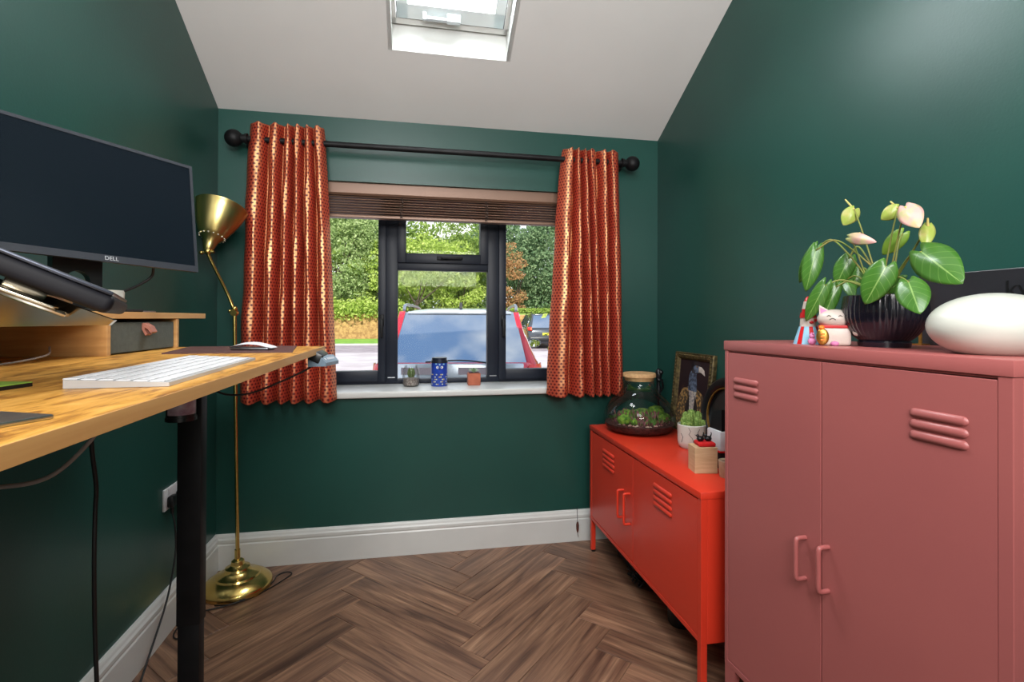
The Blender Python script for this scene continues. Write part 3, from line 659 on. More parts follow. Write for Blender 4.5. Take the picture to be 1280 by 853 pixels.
# ------------------------------------------------------------------ socket
so = thing('wall_socket', 'white double wall socket with two black plugs low on the left wall', 'socket', (.005, -.48, .505))
bm = NB(); box(bm, (0, -.566, .505), (.010, -.412, .593), .003); obj('face_plate', bm, WPL, so, smooth=True)
for y in (-.528, -.45):
    bm = NB(); box(bm, (.010, y - .008, .572), (.0135, y + .008, .588), .001); obj('rocker_switch', bm, WPL, so)
    bm = NB(); box(bm, (.0105, y - .024, .515), (.035, y + .024, .562), .008); cyl(bm, (.022, y, .52), (.022, y, .488), .007, 10); obj('plug', bm, BLACKP, so, smooth=True)
cable('lamp_cable', 'black cable running from the near plug down over the skirting to the floor', [(.022, -.528, .49), (.035, -.535, .44), (.045, -.55, .34), (.05, -.60, .24), (.055, -.66, .17), (.06, -.76, .09), (.07, -.86, .03), (.09, -.95, .006), (.14, -1.05, .006)], .0038, CABLE)
cable('looped_cable', 'thin black cable lying in loops on the floor around the lamp base', [(.022, -.45, .49), (.03, -.452, .3), (.04, -.44, .18), (.05, -.42, .1), (.055, -.47, .03), (.045, -.56, .006), (.08, -.60, .006), (.13, -.55, .006), (.09, -.48, .006), (.07, -.42, .006), (.16, -.39, .006), (.26, -.34, .006), (.33, -.26, .006), (.38, -.18, .006), (.40, -.13, .006), (.37, -.11, .006), (.335, -.14, .006), (.33, -.22, .012), (.28, -.31, .012), (.2, -.385, .012), (.13, -.37, .006)], .003, CABLE)

# ------------------------------------------------------------------ desk riser
ri = thing('desk_riser', 'oak desk shelf riser with a small drawer standing along the wall side of the desk', 'shelf', (.17, -1.9, DZ))
RT = 1.3125; RB = RT - .0165
bm = NB(); box(bm, (.03, -2.8, RB), (.32, -1.002, RT), .001); obj('shelf_board', bm, DESKE, ri)
for y0, y1 in ((-1.205, -1.191), (-1.546, -1.532), (-2.75, -2.735)):
    bm = NB(); box(bm, (.04, y0, DZ), (.318, y1, RB), .001); obj('divider', bm, DESKE, ri)
bm = NB(); box(bm, (.03, -2.75, DZ), (.04, -1.191, RB)); obj('back_panel', bm, DESKW, ri)
bm = NB(); box(bm, (.06, -1.528, DZ + .003), (.312, -1.209, RB - .009), .002); dr = obj('drawer', bm, FELT, ri)
bm = NB(); prism(bm, [(.312, 1.284), (.316, 1.285), (.330, 1.276), (.337, 1.262), (.333, 1.258), (.326, 1.268), (.318, 1.274), (.318, 1.268), (.325, 1.256), (.32, 1.252), (.312, 1.268)], 1, -1.385, -1.36); obj('pull_strap', bm, TAN, dr)
# things on the riser
cup = thing('cup', 'plain off-white cup behind the laptop on the desk shelf', 'cup', (.21, -1.345, RT))
bm = NB(); lathe(bm, [(0, 0), (.032, 0), (.036, .01), (.038, .052), (.036, .058), (.032, .056), (.03, .012), (0, .01)], (.21, -1.345, RT), 28); obj('body', bm, CERAM, cup, smooth=True)
bm = NB(); box(bm, (.06, -1.43, RT), (.23, -1.13, RT + .006), .002); tb = thing('tablet', 'thin grey tablet lying flat on the desk shelf below the monitor', 'tablet', (.15, -1.28, RT)); obj('body', bm, STEEL, tb, smooth=True)
bm = NB(); box(bm, (.068, -1.42, RT + .006), (.222, -1.14, RT + .007)); obj('screen', bm, SCREEN, tb)
cable('charging_cable', 'thin grey cable curled on the desk inside the open shelf', [(.25, -1.62, 1.236), (.28, -1.68, 1.222), (.27, -1.78, 1.213), (.24, -1.88, 1.213), (.2, -1.95, 1.214), (.15, -2.0, 1.214)], .002, GREYC)

# ------------------------------------------------------------------ monitors
def monitor(label, BL, BR, h, tilt, stand_xy, logo):
    BL, BR = Vector(BL), Vector(BR); e = (BR - BL); wdt = e.length; e.normalize()
    n = e.cross(Vector((0, 0, 1))).normalized()       # faces viewer (right-hand side of e)
    upv = (Vector((0, 0, 1)) * math.cos(tilt) - n * math.sin(tilt))
    nn_ = e.cross(upv)
    M = Matrix((e, upv, nn_)).transposed().to_4x4(); M.translation = BL
    r = thing('monitor', label, 'monitor', (stand_xy[0], stand_xy[1], RT))
    bm = NB(); box(bm, (0, 0, -.012), (wdt, h, 0), .002, M=M); box(bm, (.04, .03, -.045), (wdt - .04, h - .04, -.010), .012, M=M); obj('housing', bm, BLACKP, r)
    bm = NB(); z0, z1 = .0, .002
    for lo, hi in (((0, 0, z0), (wdt, .017, z1)), ((0, h - .008, z0), (wdt, h, z1)), ((0, .017, z0), (.0075, h - .008, z1)), ((wdt - .0075, .017, z0), (wdt, h - .008, z1))): box(bm, lo, hi, M=M)
    bz = obj('bezel', bm, BEZEL, r)
    bm = NB(); box(bm, (.0075, .017, 0), (wdt - .0075, h - .008, .0006), M=M); obj('screen', bm, SCREEN, r)
    if logo: text('DELL', .0135, mat('logo_grey', S(176, 180, 186), .5, col2=S(170, 174, 180)), M @ Matrix.Translation((wdt / 2, .0085, .0022)), bz, 'logo')
    # stand: base plate, neck with round cable hole
    sx_, sy_ = stand_xy; dirn = Vector((n.x, n.y, 0)).normalized(); ex = Vector((e.x, e.y, 0)).normalized()
    MS = Matrix((ex, dirn, Vector((0, 0, 1)))).transposed().to_4x4(); MS.translation = Vector((sx_, sy_, RT))
    bm = NB(); box(bm, (-.10, -.075, 0), (.10, .075, .008), .004, M=MS); obj('stand_base', bm, BLACKP, r, smooth=True)
    hh = 1.62 - RT; w2 = .052
    bm = NB(); N = 24; cz = .078; rr_ = .026
    rect = [(-w2, .008), (w2, .008), (w2, hh), (-w2, hh)]
    def edgept(a):
        dx, dz = math.cos(a), math.sin(a); ks = []
        if dx > 1e-9: ks.append(w2 / dx)
        if dx < -1e-9: ks.append(-w2 / dx)
        if dz > 1e-9: ks.append((hh - cz) / dz)
        if dz < -1e-9: ks.append((.008 - cz) / dz)
        k = min(ks); return dx * k, cz + dz * k
    ang = sorted([2 * PI * i / N for i in range(N)] + [math.atan2(z - cz, x) % (2 * PI) for x, z in rect])
    for sgn in (1,):
        ring = []
        for yy in (-.05, -.025):
            inn = [bm.verts.new(MS @ Vector((rr_ * math.cos(a), yy, cz + rr_ * math.sin(a)))) for a in ang]
            out = [bm.verts.new(MS @ Vector((edgept(a)[0], yy, edgept(a)[1]))) for a in ang]; ring.append((inn, out))
        k = len(ang)
        for i in range(k):
            j = (i + 1) % k
            bm.faces.new((ring[0][0][i], ring[0][0][j], ring[0][1][j], ring[0][1][i])); bm.faces.new((ring[1][0][j], ring[1][0][i], ring[1][1][i], ring[1][1][j]))
            bm.faces.new((ring[0][0][j], ring[0][0][i], ring[1][0][i], ring[1][0][j])); bm.faces.new((ring[0][1][i], ring[0][1][j], ring[1][1][j], ring[1][1][i]))
    box(bm, (-.035, -.045, hh - .05), (.035, -.0, hh), .003, M=MS)
    obj('stand_neck', bm, BLACKP, r, smooth=True)
    return r
monitor('black widescreen monitor angled on the desk shelf in front of the green wall', (.146, -1.618, 1.4415), (.4035, -1.281, 1.4275), .306, .11, (.195, -1.415), True)
monitor('second black monitor, cut by the left edge of the photo', (.12, -2.13, 1.44), (.155, -1.632, 1.448), .306, .06, (.105, -1.93), True)
cable('monitor_cable', 'short black cable looping from the back of the monitor to the shelf', [(.30, -1.30, 1.44), (.285, -1.285, 1.41), (.25, -1.32, 1.375), (.22, -1.36, 1.36), (.17, -1.42, 1.35), (.12, -1.46, 1.33), (.08, -1.48, RT + .004)], .0038, CABLE)

# ------------------------------------------------------------------ mouse pad, keyboard, mouse, card
bm = NB(); prism(bm, [(.35, -1.195), (.648, -1.19), (.70, -1.475), (.405, -1.49)], 2, DZ, DZ + .003); mpd = thing('desk_mat', 'dark plum leather desk mat under the mouse', 'desk mat', (.52, -1.34, DZ)); obj('mat', bm, LEATHER, mpd)
KB = thing('keyboard', 'slim white and silver computer keyboard near the desk edge', 'keyboard', (.6, -1.87, DZ))
e1 = Vector((.675 - .693, -1.69 + 2.127, 0)); e1.normalize(); e2 = Vector((-e1.y, e1.x, 0)); MK = Matrix((e1, e2, Vector((0, 0, 1)))).transposed().to_4x4(); MK.translation = Vector((.697, -2.127, DZ))
KL, KW = .4187, .117
bm = NB(); prism(bm, [(0, .0005), (KW, .0005), (KW, .0115), (0, .0055)], 0, 0, KL, M=MK); obj('case', bm, mat('silver_white_case', S(186, 186, 186), .4, .3, col2=S(180, 180, 180)), KB)
bm = NB(); ky = [.008 + i * .0193 for i in range(6)]
for i, y in enumerate(ky):
    x = .006; ky_h = .0165
    ws = [(.0165, 21)] if i else [(.055, 1)]
    xx = .006
    while xx < KL - .02:
        wk = .0165 if not (i == 0 and .09 < xx < .12) else .11
        z0 = .0055 + y / KW * .006
        box(bm, (xx, y, z0), (min(xx + wk, KL - .006), y + ky_h, z0 + .0018), .0006, M=MK, seg=1); xx += wk + .0028
obj('keys', bm, WPL, KB, kind='stuff')
MO = thing('mouse', 'low white wireless mouse on the leather mat', 'mouse', (.58, -1.385, DZ + .003))
Mm = Matrix.Translation((.58, -1.385, DZ + .003)) @ Matrix.Rotation(math.radians(-10), 4, 'Z')
bm = NB(); NX, NY = 20, 12; rows = []
for i in range(NX + 1):
    s = -1 + 2 * i / NX; row = []
    for j in range(NY + 1):
        t = -1 + 2 * j / NY; wv = .0285 * (1 - .10 * s * s) * (1 - max(0, abs(s) - .8) * 1.2)
        z = .006 + .0155 * (1 - s * s) * (1 - .35 * t * t)
        row.append(bm.verts.new(Mm @ Vector((s * .057, t * wv, z))))
    rows.append(row)
for i in range(NX):
    for j in range(NY): bm.faces.new((rows[i][j], rows[i + 1][j], rows[i + 1][j + 1], rows[i][j + 1]))
obj('shell', bm, WPL, MO, smooth=True)
bm = NB(); box(bm, (-.050, -.024, .0005), (.050, .024, .0075), .003, M=Mm); obj('base', bm, STEEL, MO, smooth=True)
bm = NB(); prism(bm, [(.524, -2.095), (.50, -2.25), (.40, -2.23), (.43, -2.075)], 2, DZ, DZ + .005); nb = thing('notebook', 'thin green covered pad lying at the left edge of the desk', 'notebook', (.46, -2.16, DZ)); obj('pages', bm, BLACKP, nb)
bm = NB(); prism(bm, [(.524, -2.095), (.50, -2.25), (.40, -2.23), (.43, -2.075)], 2, DZ + .005, DZ + .0062); obj('cover', bm, mat('lime_cover', S(132, 170, 66), .5, col2=S(110, 150, 52)), nb)

# ------------------------------------------------------------------ laptop on a stand
hz = Vector((-.414, .910, 0)).normalized(); upd = Vector((-.910, -.414, 0)).normalized() * math.cos(.44) + Vector((0, 0, math.sin(.44))); nl = hz.cross(upd); nl = nl if nl.z > 0 else -nl
A0 = Vector((.682, -2.21, 1.3255))
ML = Matrix((upd, hz, nl)).transposed().to_4x4(); ML.translation = A0
LT = thing('laptop', 'closed dark laptop tilted on a polished metal stand at the left edge', 'laptop', tuple(A0 + upd * .12 + hz * .15 - Vector((0, 0, .02))))
bm = NB(); box(bm, (0, 0, -.026), (.24, .33, -.0045), .008, M=ML, seg=4); obj('base', bm, mat('matte_black', S(15, 15, 20), .6, col2=S(19, 19, 24), scale=20, spec=.2), LT, smooth=True)
bm = NB(); box(bm, (.005, 0.0005, -.005), (.24, .33, 0), .0022, M=ML, seg=2); obj('lid', bm, mat('dark_aluminium', S(62, 66, 76), .3, .7, col2=S(56, 60, 70)), LT, smooth=True)
LS = thing('laptop_stand', 'polished metal laptop stand with a flat base plate on the desk', 'laptop stand', (.55, -2.3, DZ))
bm = NB(); box(bm, (.045, .012, -.040), (.245, .285, -.037), .0012, M=ML); box(bm, (.035, .04, -.046), (.12, .10, -.040), .003, M=ML); box(bm, (.035, .2, -.046), (.12, .27, -.040), .003, M=ML)
box(bm, (.06, .05, -.037), (.10, .28, -.026), .002, M=ML)
obj('tray', bm, mat('polished_aluminium', S(170, 162, 146), .2, 1, col2=S(164, 156, 140)), LS, smooth=True)
bm = NB(); hp = ML @ Vector((.17, .165, -.04)); cyl(bm, hp - hz * .07, hp + hz * .07, .013, 20); bj = Vector((.44, -2.36, DZ + .012))
tube(bm, [hp - hz * .0, (hp + bj) / 2, bj], .009, 12, smooth=1); cyl(bm, bj - hz * .06, bj + hz * .06, .012, 20); obj('hinge_arm', bm, STEEL, LS, smooth=True)
bm = NB(); va, vb = Vector((-.4, -.916, 0)), Vector((-.916, .4, 0)); Mb = Matrix((vb, va, Vector((0, 0, 1)))).transposed().to_4x4(); Mb.translation = Vector((.698, -2.34, DZ))
box(bm, (0, 0, 0), (.24, .20, .0045), .0015, M=Mb); obj('base_plate', bm, STEEL, LS, smooth=True)
bm = NB(); pp_ = [(.655, 1.296), (.648, 1.290), (.52, 1.288), (.40, 1.288), (.40, 1.405), (.50, 1.362), (.60, 1.320)]
va_ = [bm.verts.new((x, -2.205 - (1.40 - z) * -.35 , z)) for x, z in pp_]; vb_ = [bm.verts.new((x, -2.199 - (1.40 - z) * -.35, z)) for x, z in pp_]; bm.faces.new(va_); bm.faces.new(vb_[::-1])
for i in range(len(pp_)): bm.faces.new((va_[i - 1], va_[i], vb_[i], vb_[i - 1]))
obj('side_plate', bm, MATS['polished_aluminium'], LS)
cable('laptop_cable', 'thin silver cable dropping from the laptop behind the stand', [(.50, -2.13, 1.335), (.475, -2.13, 1.30), (.455, -2.14, 1.27), (.41, -2.17, 1.235), (.36, -2.22, 1.214), (.3, -2.3, 1.213)], .0016, STEEL)

# ------------------------------------------------------------------ terrarium
tx, ty, tz = 2.182, -.335, .704
te = thing('terrarium', 'big squat glass terrarium bottle with moss and a cork lid', 'terrarium', (tx, ty, tz))
out = [(0, 0), (.13, 0), (.158, .008), (.176, .026), (.186, .052), (.188, .075), (.182, .105), (.168, .135), (.145, .165), (.118, .19), (.096, .213), (.084, .238), (.078, .262), (.078, .285)]
bm = NB(); lathe(bm, out, (tx, ty, tz), 64); obj('bottle', bm, glass_mat('bottle_glass', (.95, .985, .965, 1), .6, .02), te, smooth=True)
bm = NB(); lathe(bm, [(0, .268), (.074, .268), (.078, .288), (.086, .288), (.086, .304), (.083, .308), (0, .308)], (tx, ty, tz), 40); obj('cork_lid', bm, CORK, te, smooth=True)
bm = NB(); lathe(bm, [(0, .003), (.128, .004), (.155, .011), (.172, .028), (.178, .046), (.15, .052), (0, .055)], (tx, ty, tz), 40); obj('soil', bm, SOIL, te, smooth=True)
for (dx, dy, dz, r) in ((-.112, -.065, .075, .036), (-.065, -.075, .06, .026), (.05, .07, .065, .055), (.115, .04, .09, .045), (-.03, .09, .06, .05), (.128, -.03, .07, .032)):
    bm = NB()
    for v in ball(bm, (tx + dx, ty + dy, tz + dz), r, (1, 1, .75), 20, 12): v.co += Vector([random.uniform(-.003, .003) for _ in range(3)])
    obj('moss_mound', bm, MOSS, te, smooth=True)
bm = NB()
for i in range(420):
    a = random.uniform(0, 2 * PI); rr = .15 * math.sqrt(random.random()); x, y = tx + rr * math.cos(a), ty + rr * math.sin(a); z = tz + .052; h = random.uniform(.015, .06) * (1 if rr < .12 else .6)
    s = .005; t2 = random.uniform(0, PI); dx, dy = math.cos(t2) * s, math.sin(t2) * s; lx_, ly_ = random.uniform(-.012, .012), random.uniform(-.012, .012)
    v = [bm.verts.new(p) for p in ((x - dx * .2, y - dy * .2, z), (x + dx * .2, y + dy * .2, z), (x + dx + lx_, y + dy + ly_, z + h * .75), (x + lx_ * 1.2, y + ly_ * 1.2, z + h), (x - dx + lx_, y - dy + ly_, z + h * .7))]; bm.faces.new(v)
obj('sprouts', bm, mat('terrarium_sprouts', S(120, 60, 70), .8, col2=S(70, 110, 40), scale=30, lo=.45, hi=.6), te, kind='stuff')
bm = NB()
for i in range(26):
    a = random.uniform(-2.8, -.3); ball(bm, (tx + .152 * math.cos(a), ty + .152 * math.sin(a), tz + random.uniform(.048, .056)), random.uniform(.003, .008), (1, 1, .7), 8, 6)
obj('pebbles', bm, mat('pebble', S(206, 190, 170), .6, col2=S(150, 90, 90), scale=20), te, smooth=True, kind='stuff')

# black ornament behind the terrarium
bo = NB(); px_, py_ = 2.405, -.115
lathe(bo, [(0, 0), (.022, 0), (.022, .008), (.008, .014), (.006, .12), (.013, .15), (.016, .19), (.010, .22), (.017, .25), (.021, .275), (.014, .30), (0, .31)], (px_, py_, .704), 14)
ball(bo, (px_ + .006, py_ - .016, .704 + .285), .014); ball(bo, (px_ - .004, py_ - .012, .704 + .24), .012); tube(bo, [(px_, py_, .86), (px_ + .016, py_ - .02, .9), (px_ + .004, py_ - .03, .95)], .006)
tag(obj('black_figurine', bo, BLACKP, smooth=True), 'slender black figurine standing in the corner behind the glass terrarium', 'figurine')

# ------------------------------------------------------------------ framed bird portrait
pf = thing('picture_frame', 'antique gold frame with a portrait of a bird dressed in a coat', 'picture', (2.37, -.46, .704))
FO = Vector((2.392, -.280, .706)); fyaw, ftil, FW, FH = -1.535, .10, .345, .418
fe = Vector((math.cos(fyaw), math.sin(fyaw), 0)); fn = Vector((math.sin(fyaw), -math.cos(fyaw), 0)); fu_ = Vector((0, 0, 1)) * math.cos(ftil) - fn * math.sin(ftil); fnn = fe.cross(fu_)
MF = Matrix((fe, fu_, fnn)).transposed().to_4x4(); MF.translation = FO
bm = NB()
def frame_ring(bm, prof, w_, h_, M):
    rings = []
    for (ins, dep) in prof:
        rings.append([bm.verts.new(M @ Vector(p)) for p in ((ins, ins, dep), (w_ - ins, ins, dep), (w_ - ins, h_ - ins, dep), (ins, h_ - ins, dep))])
    for A, B in zip(rings, rings[1:]):
        for i in range(4): bm.faces.new((A[i], A[(i + 1) % 4], B[(i + 1) % 4], B[i]))
frame_ring(bm, [(0, -.012), (0, .006), (.004, .012), (.012, .009), (.018, .013), (.026, .012), (.036, .003), (.038, -.004), (.036, -.012), (0, -.012)], FW, FH, MF)
obj('moulding', bm, GOLDFR, pf)
bm = NB()
for i in range(22):
    y = .02 + (FH - .04) * i / 21
    for x in (.014, FW - .014): ball(bm, (x, y, .013), .0045, u=8, v=6, M=MF)
for i in range(17):
    x = .03 + (FW - .06) * i / 16
    for y in (.014, FH - .014): ball(bm, (x, y, .013), .0045, u=8, v=6, M=MF)
obj('beading', bm, GOLDFR, pf, smooth=True, kind='stuff')
bm = NB(); box(bm, (.03, .03, -.010), (FW - .03, FH - .03, -.004), M=MF)
canv = obj('canvas', bm, mat('portrait_ground', S(38, 26, 30), .5, col2=S(118, 74, 40), scale=5, lo=.5, hi=.72, spec=.3), pf)
def flat(name, polys, m, par, M, z):
    bm = NB()
    for poly in polys:
        vs = [bm.verts.new(M @ Vector((x, y, z))) for x, y in poly]; vs2 = [bm.verts.new(M @ Vector((x, y, z - .0004))) for x, y in poly]
        bm.faces.new(vs); bm.faces.new(vs2[::-1])
        for i in range(len(vs)): bm.faces.new((vs[i - 1], vs[i], vs2[i], vs2[i - 1]))
    return obj(name, bm, m, par)
def ell(cx, cy, a, b, n=20, r=0): return [(cx + a * math.cos(2 * PI * i / n) * math.cos(r) - b * math.sin(2 * PI * i / n) * math.sin(r), cy + a * math.cos(2 * PI * i / n) * math.sin(r) + b * math.sin(2 * PI * i / n) * math.cos(r)) for i in range(n)]
BRD = mat('bird_blue_grey', S(96, 110, 132), .6, col2=S(40, 46, 62), scale=60, lo=.4, hi=.6)
PD = mat('portrait_dark', S(30, 26, 34), .6, col2=S(44, 34, 34), scale=40)
flat('coat', [[(.04, .035), (.045, .17), (.08, .225), (.13, .24), (.20, .24), (.26, .21), (.295, .14), (.305, .035)]], mat('portrait_coat', S(70, 56, 42), .6, col2=S(168, 132, 78), scale=70, lo=.48, hi=.6), canv, MF, -.0036)
flat('shirt', [[(.135, .035), (.145, .18), (.135, .25), (.20, .255), (.21, .17), (.205, .035)]], mat('portrait_shirt', S(196, 184, 170), .6, col2=S(120, 116, 124), scale=90), canv, MF, -.0032)
flat('waistcoat', [[(.11, .035), (.12, .15), (.148, .20), (.16, .035)], [(.185, .035), (.198, .20), (.225, .15), (.235, .035)]], PD, canv, MF, -.0028)
flat('bird_neck', [[(.130, .22), (.132, .29), (.145, .345), (.192, .345), (.198, .29), (.21, .22)]], BRD, canv, MF, -.0026)
flat('bird_head', [ell(.184, .345, .046, .034), [(.138, .31), (.142, .36), (.155, .382), (.17, .36)]], PD, canv, MF, -.0022)
flat('bird_face', [ell(.192, .336, .030, .020)], BRD, canv, MF, -.0018)
flat('beak', [[(.212, .352), (.236, .35), (.262, .334), (.270, .308), (.254, .314), (.236, .322), (.212, .322)]], mat('portrait_beak', S(206, 196, 186), .5, col2=S(150, 140, 136), scale=40), canv, MF, -.0014)
flat('bird_eye', [ell(.194, .350, .005, .005, 10)], GOLD, canv, MF, -.0012)

# white pot with cactus
wx, wy = 2.272, -.70
wp = thing('cactus_pot', 'spiky green cactus in a white crackle-patterned pot before the picture', 'plant', (wx, wy, .704))
bm = NB(); lathe(bm, [(0, 0), (.05, 0), (.058, .008), (.062, .03), (.063, .106), (.06, .109), (.057, .104), (.056, .09), (0, .088)], (wx, wy, .704), 36); pt = obj('pot', bm, CERAM, wp, smooth=True)
bm = NB()
for a0, seq in ((-2.3, [(0, .10), (.15, .085), (.02, .07), (.28, .052), (.35, .035)]), (-1.5, [(0, .095), (-.16, .08), (-.02, .06), (-.2, .04)]), (-2.9, [(0, .07), (.18, .055), (.05, .03)]), (-1.1, [(0, .08), (.1, .05), (-.05, .03)])):
    P_ = [(wx + .0632 * math.cos(a0 + da), wy + .0632 * math.sin(a0 + da), .704 + z) for da, z in seq]; tube(bm, P_, .0011, 5, smooth=1)
obj('crackle_line', bm, BLACKP, pt)
bm = NB(); lathe(bm, [(0, .088), (.057, .088), (.05, .094), (0, .097)], (wx, wy, .704), 24); obj('soil', bm, SOIL, wp)
rc = random.Random(3)
for (dx, dy, h, r) in ((0, 0, .085, .016), (-.02, -.015, .07, .014), (.028, -.01, .078, .014), (.012, -.03, .055, .013), (-.036, .005, .05, .013), (.04, .015, .06, .013), (-.012, .03, .07, .014), (.02, .03, .065, .013), (-.03, -.035, .035, .012), (.042, -.025, .04, .011), (-.045, -.015, .03, .011)):
    bm = NB(); rib = lambda a, z: 1 + .16 * math.cos(7 * a)
    lathe(bm, [(0, 0), (r * .8, .0), (r, h * .3), (r, h * .7), (r * .75, h * .92), (r * .3, h), (0, h)], (wx + dx, wy + dy, .704 + .09), 28, rib=rib)
    for k in range(50):
        a = rc.uniform(0, 2 * PI); z = rc.uniform(.1, .95) * h; p = Vector((wx + dx + r * math.cos(a), wy + dy + r * math.sin(a), .794 + z)); q = p + Vector((math.cos(a), math.sin(a), .3)) * .005
        v = [bm.verts.new(p + Vector((0, 0, .0014))), bm.verts.new(p - Vector((0, 0, .0014))), bm.verts.new(q)]; bm.faces.new(v)
    obj('cactus_stem', bm, CACT, wp, smooth=True)

# plywood cube with red pad and two birds
bx, by = 2.069, -1.072; ang = math.radians(-10)
MB_ = Matrix.Translation((bx, by, .704)) @ Matrix.Rotation(ang, 4, 'Z')
wb = thing('wooden_box', 'small pale plywood cube box at the front edge of the red cabinet', 'box', (2.11, -1.03, .704))
bm = NB(); box(bm, (0, 0, 0), (.088, .072, .093), .0015, M=MB_); obj('box_body', bm, BIRCH, wb)
bm = NB(); box(bm, (-.0005, -.0005, .093), (.0885, .0725, .100), .001, M=MB_); obj('box_lid', bm, BIRCH, wb)
rp_ = thing('red_pad', 'small bright red felt cushion on top of the plywood box', 'cushion', (2.11, -1.03, .804))
bm = NB(); vs = box(bm, (.018, .005, .1), (.085, .067, .117), .007, M=MB_, seg=3); obj('pad', bm, REDF, rp_, smooth=True)
for k, (u_, v_, lb) in enumerate(((.032, .030, 'left of two small black bird figures on the red cushion'), (.064, .034, 'right of two small black bird figures on the red cushion'))):
    bm = NB(); M2 = MB_ @ Matrix.Translation((u_, v_, .117)); sg = -1 if k == 0 else 1
    ball(bm, (0, 0, .0105), .0125, (1.15, .9, .85), M=M2); ball(bm, (-.010, 0, .022), .0062, M=M2); tube(bm, [M2 @ Vector((-.014, 0, .023)), M2 @ Vector((-.023, 0, .026))], lambda t: .0022 * (1 - t) + .0003, 6, smooth=1)
    tube(bm, [M2 @ Vector((.008, 0, .014)), M2 @ Vector((.013, 0, .028)), M2 @ Vector((.011, 0, .036))], lambda t: .0035 - .0025 * t, 6)
    tag(obj('bird_figure', bm, BLACKP, smooth=True), lb, 'figurine')

# round black frame with gold ring, leaning on the wall
rfx = thing('round_frame', 'round black frame with a thin gold ring leaning behind the small items', 'picture', (2.40, -.77, .704))
Rr = .165; MR = Matrix.Translation((2.385, -.775, .704 + Rr * math.cos(.14))) @ Matrix.Rotation(.14, 4, 'Y') @ Matrix.Rotation(-PI / 2, 4, 'Y')
bm = NB(); lathe(bm, [(Rr, -.018), (Rr, .004), (Rr - .012, .016), (Rr - .03, .014), (Rr - .045, .004), (Rr - .05, -.006), (Rr - .05, -.018), (Rr, -.018)], n=64, M=MR); obj('rim', bm, BLACKP, rfx, smooth=True)
bm = NB(); lathe(bm, [(Rr - .045, .0045), (Rr - .047, .008), (Rr - .052, .007), (Rr - .052, .0)], n=64, M=MR); obj('gold_ring', bm, GOLD, rfx, smooth=True)
bm = NB(); lathe(bm, [(0, -.010), (Rr - .05, -.010), (Rr - .05, -.018), (0, -.018)], n=48, M=MR); rpn = obj('print', bm, mat('dark_print', S(26, 28, 28), .3, col2=S(60, 66, 66), scale=14, lo=.5, hi=.7), rfx)

# white and black gadget + small cup
gx = thing('instant_camera', 'white and black boxy gadget half hidden behind the pink cabinet', 'gadget', (2.235, -.99, .704))
bm = NB(); box(bm, (2.19, -1.05, .775), (2.285, -.955, .855), .008); obj('body', bm, WPL, gx, smooth=True)
bm = NB(); prism(bm, [(-1.045, .855), (-.96, .855), (-.985, .925), (-1.045, .94)], 0, 2.20, 2.275); obj('top', bm, BLACKP, gx)
bm = NB(); box(bm, (2.189, -1.051, .771), (2.286, -.954, .778), .001); obj('red_band', bm, CATR, gx)
bm = NB(); box(bm, (2.195, -1.045, .704), (2.28, -.96, .772), .005); obj('stand', bm, BLACKP, gx, smooth=True)
cu = thing('small_cup', 'small beige cup with a dark inside beside the plywood box', 'cup', (2.163, -1.130, .704))
bm = NB(); lathe(bm, [(0, 0), (.022, 0), (.024, .004), (.028, .062), (.0265, .064), (.024, .06), (.021, .045), (0, .045)], (2.163, -1.130, .704), 28); obj('body', bm, mat('beige_stoneware', S(188, 170, 142), .6, col2=S(172, 152, 124), scale=40), cu, smooth=True)
bm = NB(); lathe(bm, [(0, .046), (.0232, .046), (.0235, .056), (0, .056)], (2.163, -1.130, .704), 20); obj('contents', bm, SOIL, cu)

# ------------------------------------------------------------------ things on the pink cabinet
ZP = 1.2296
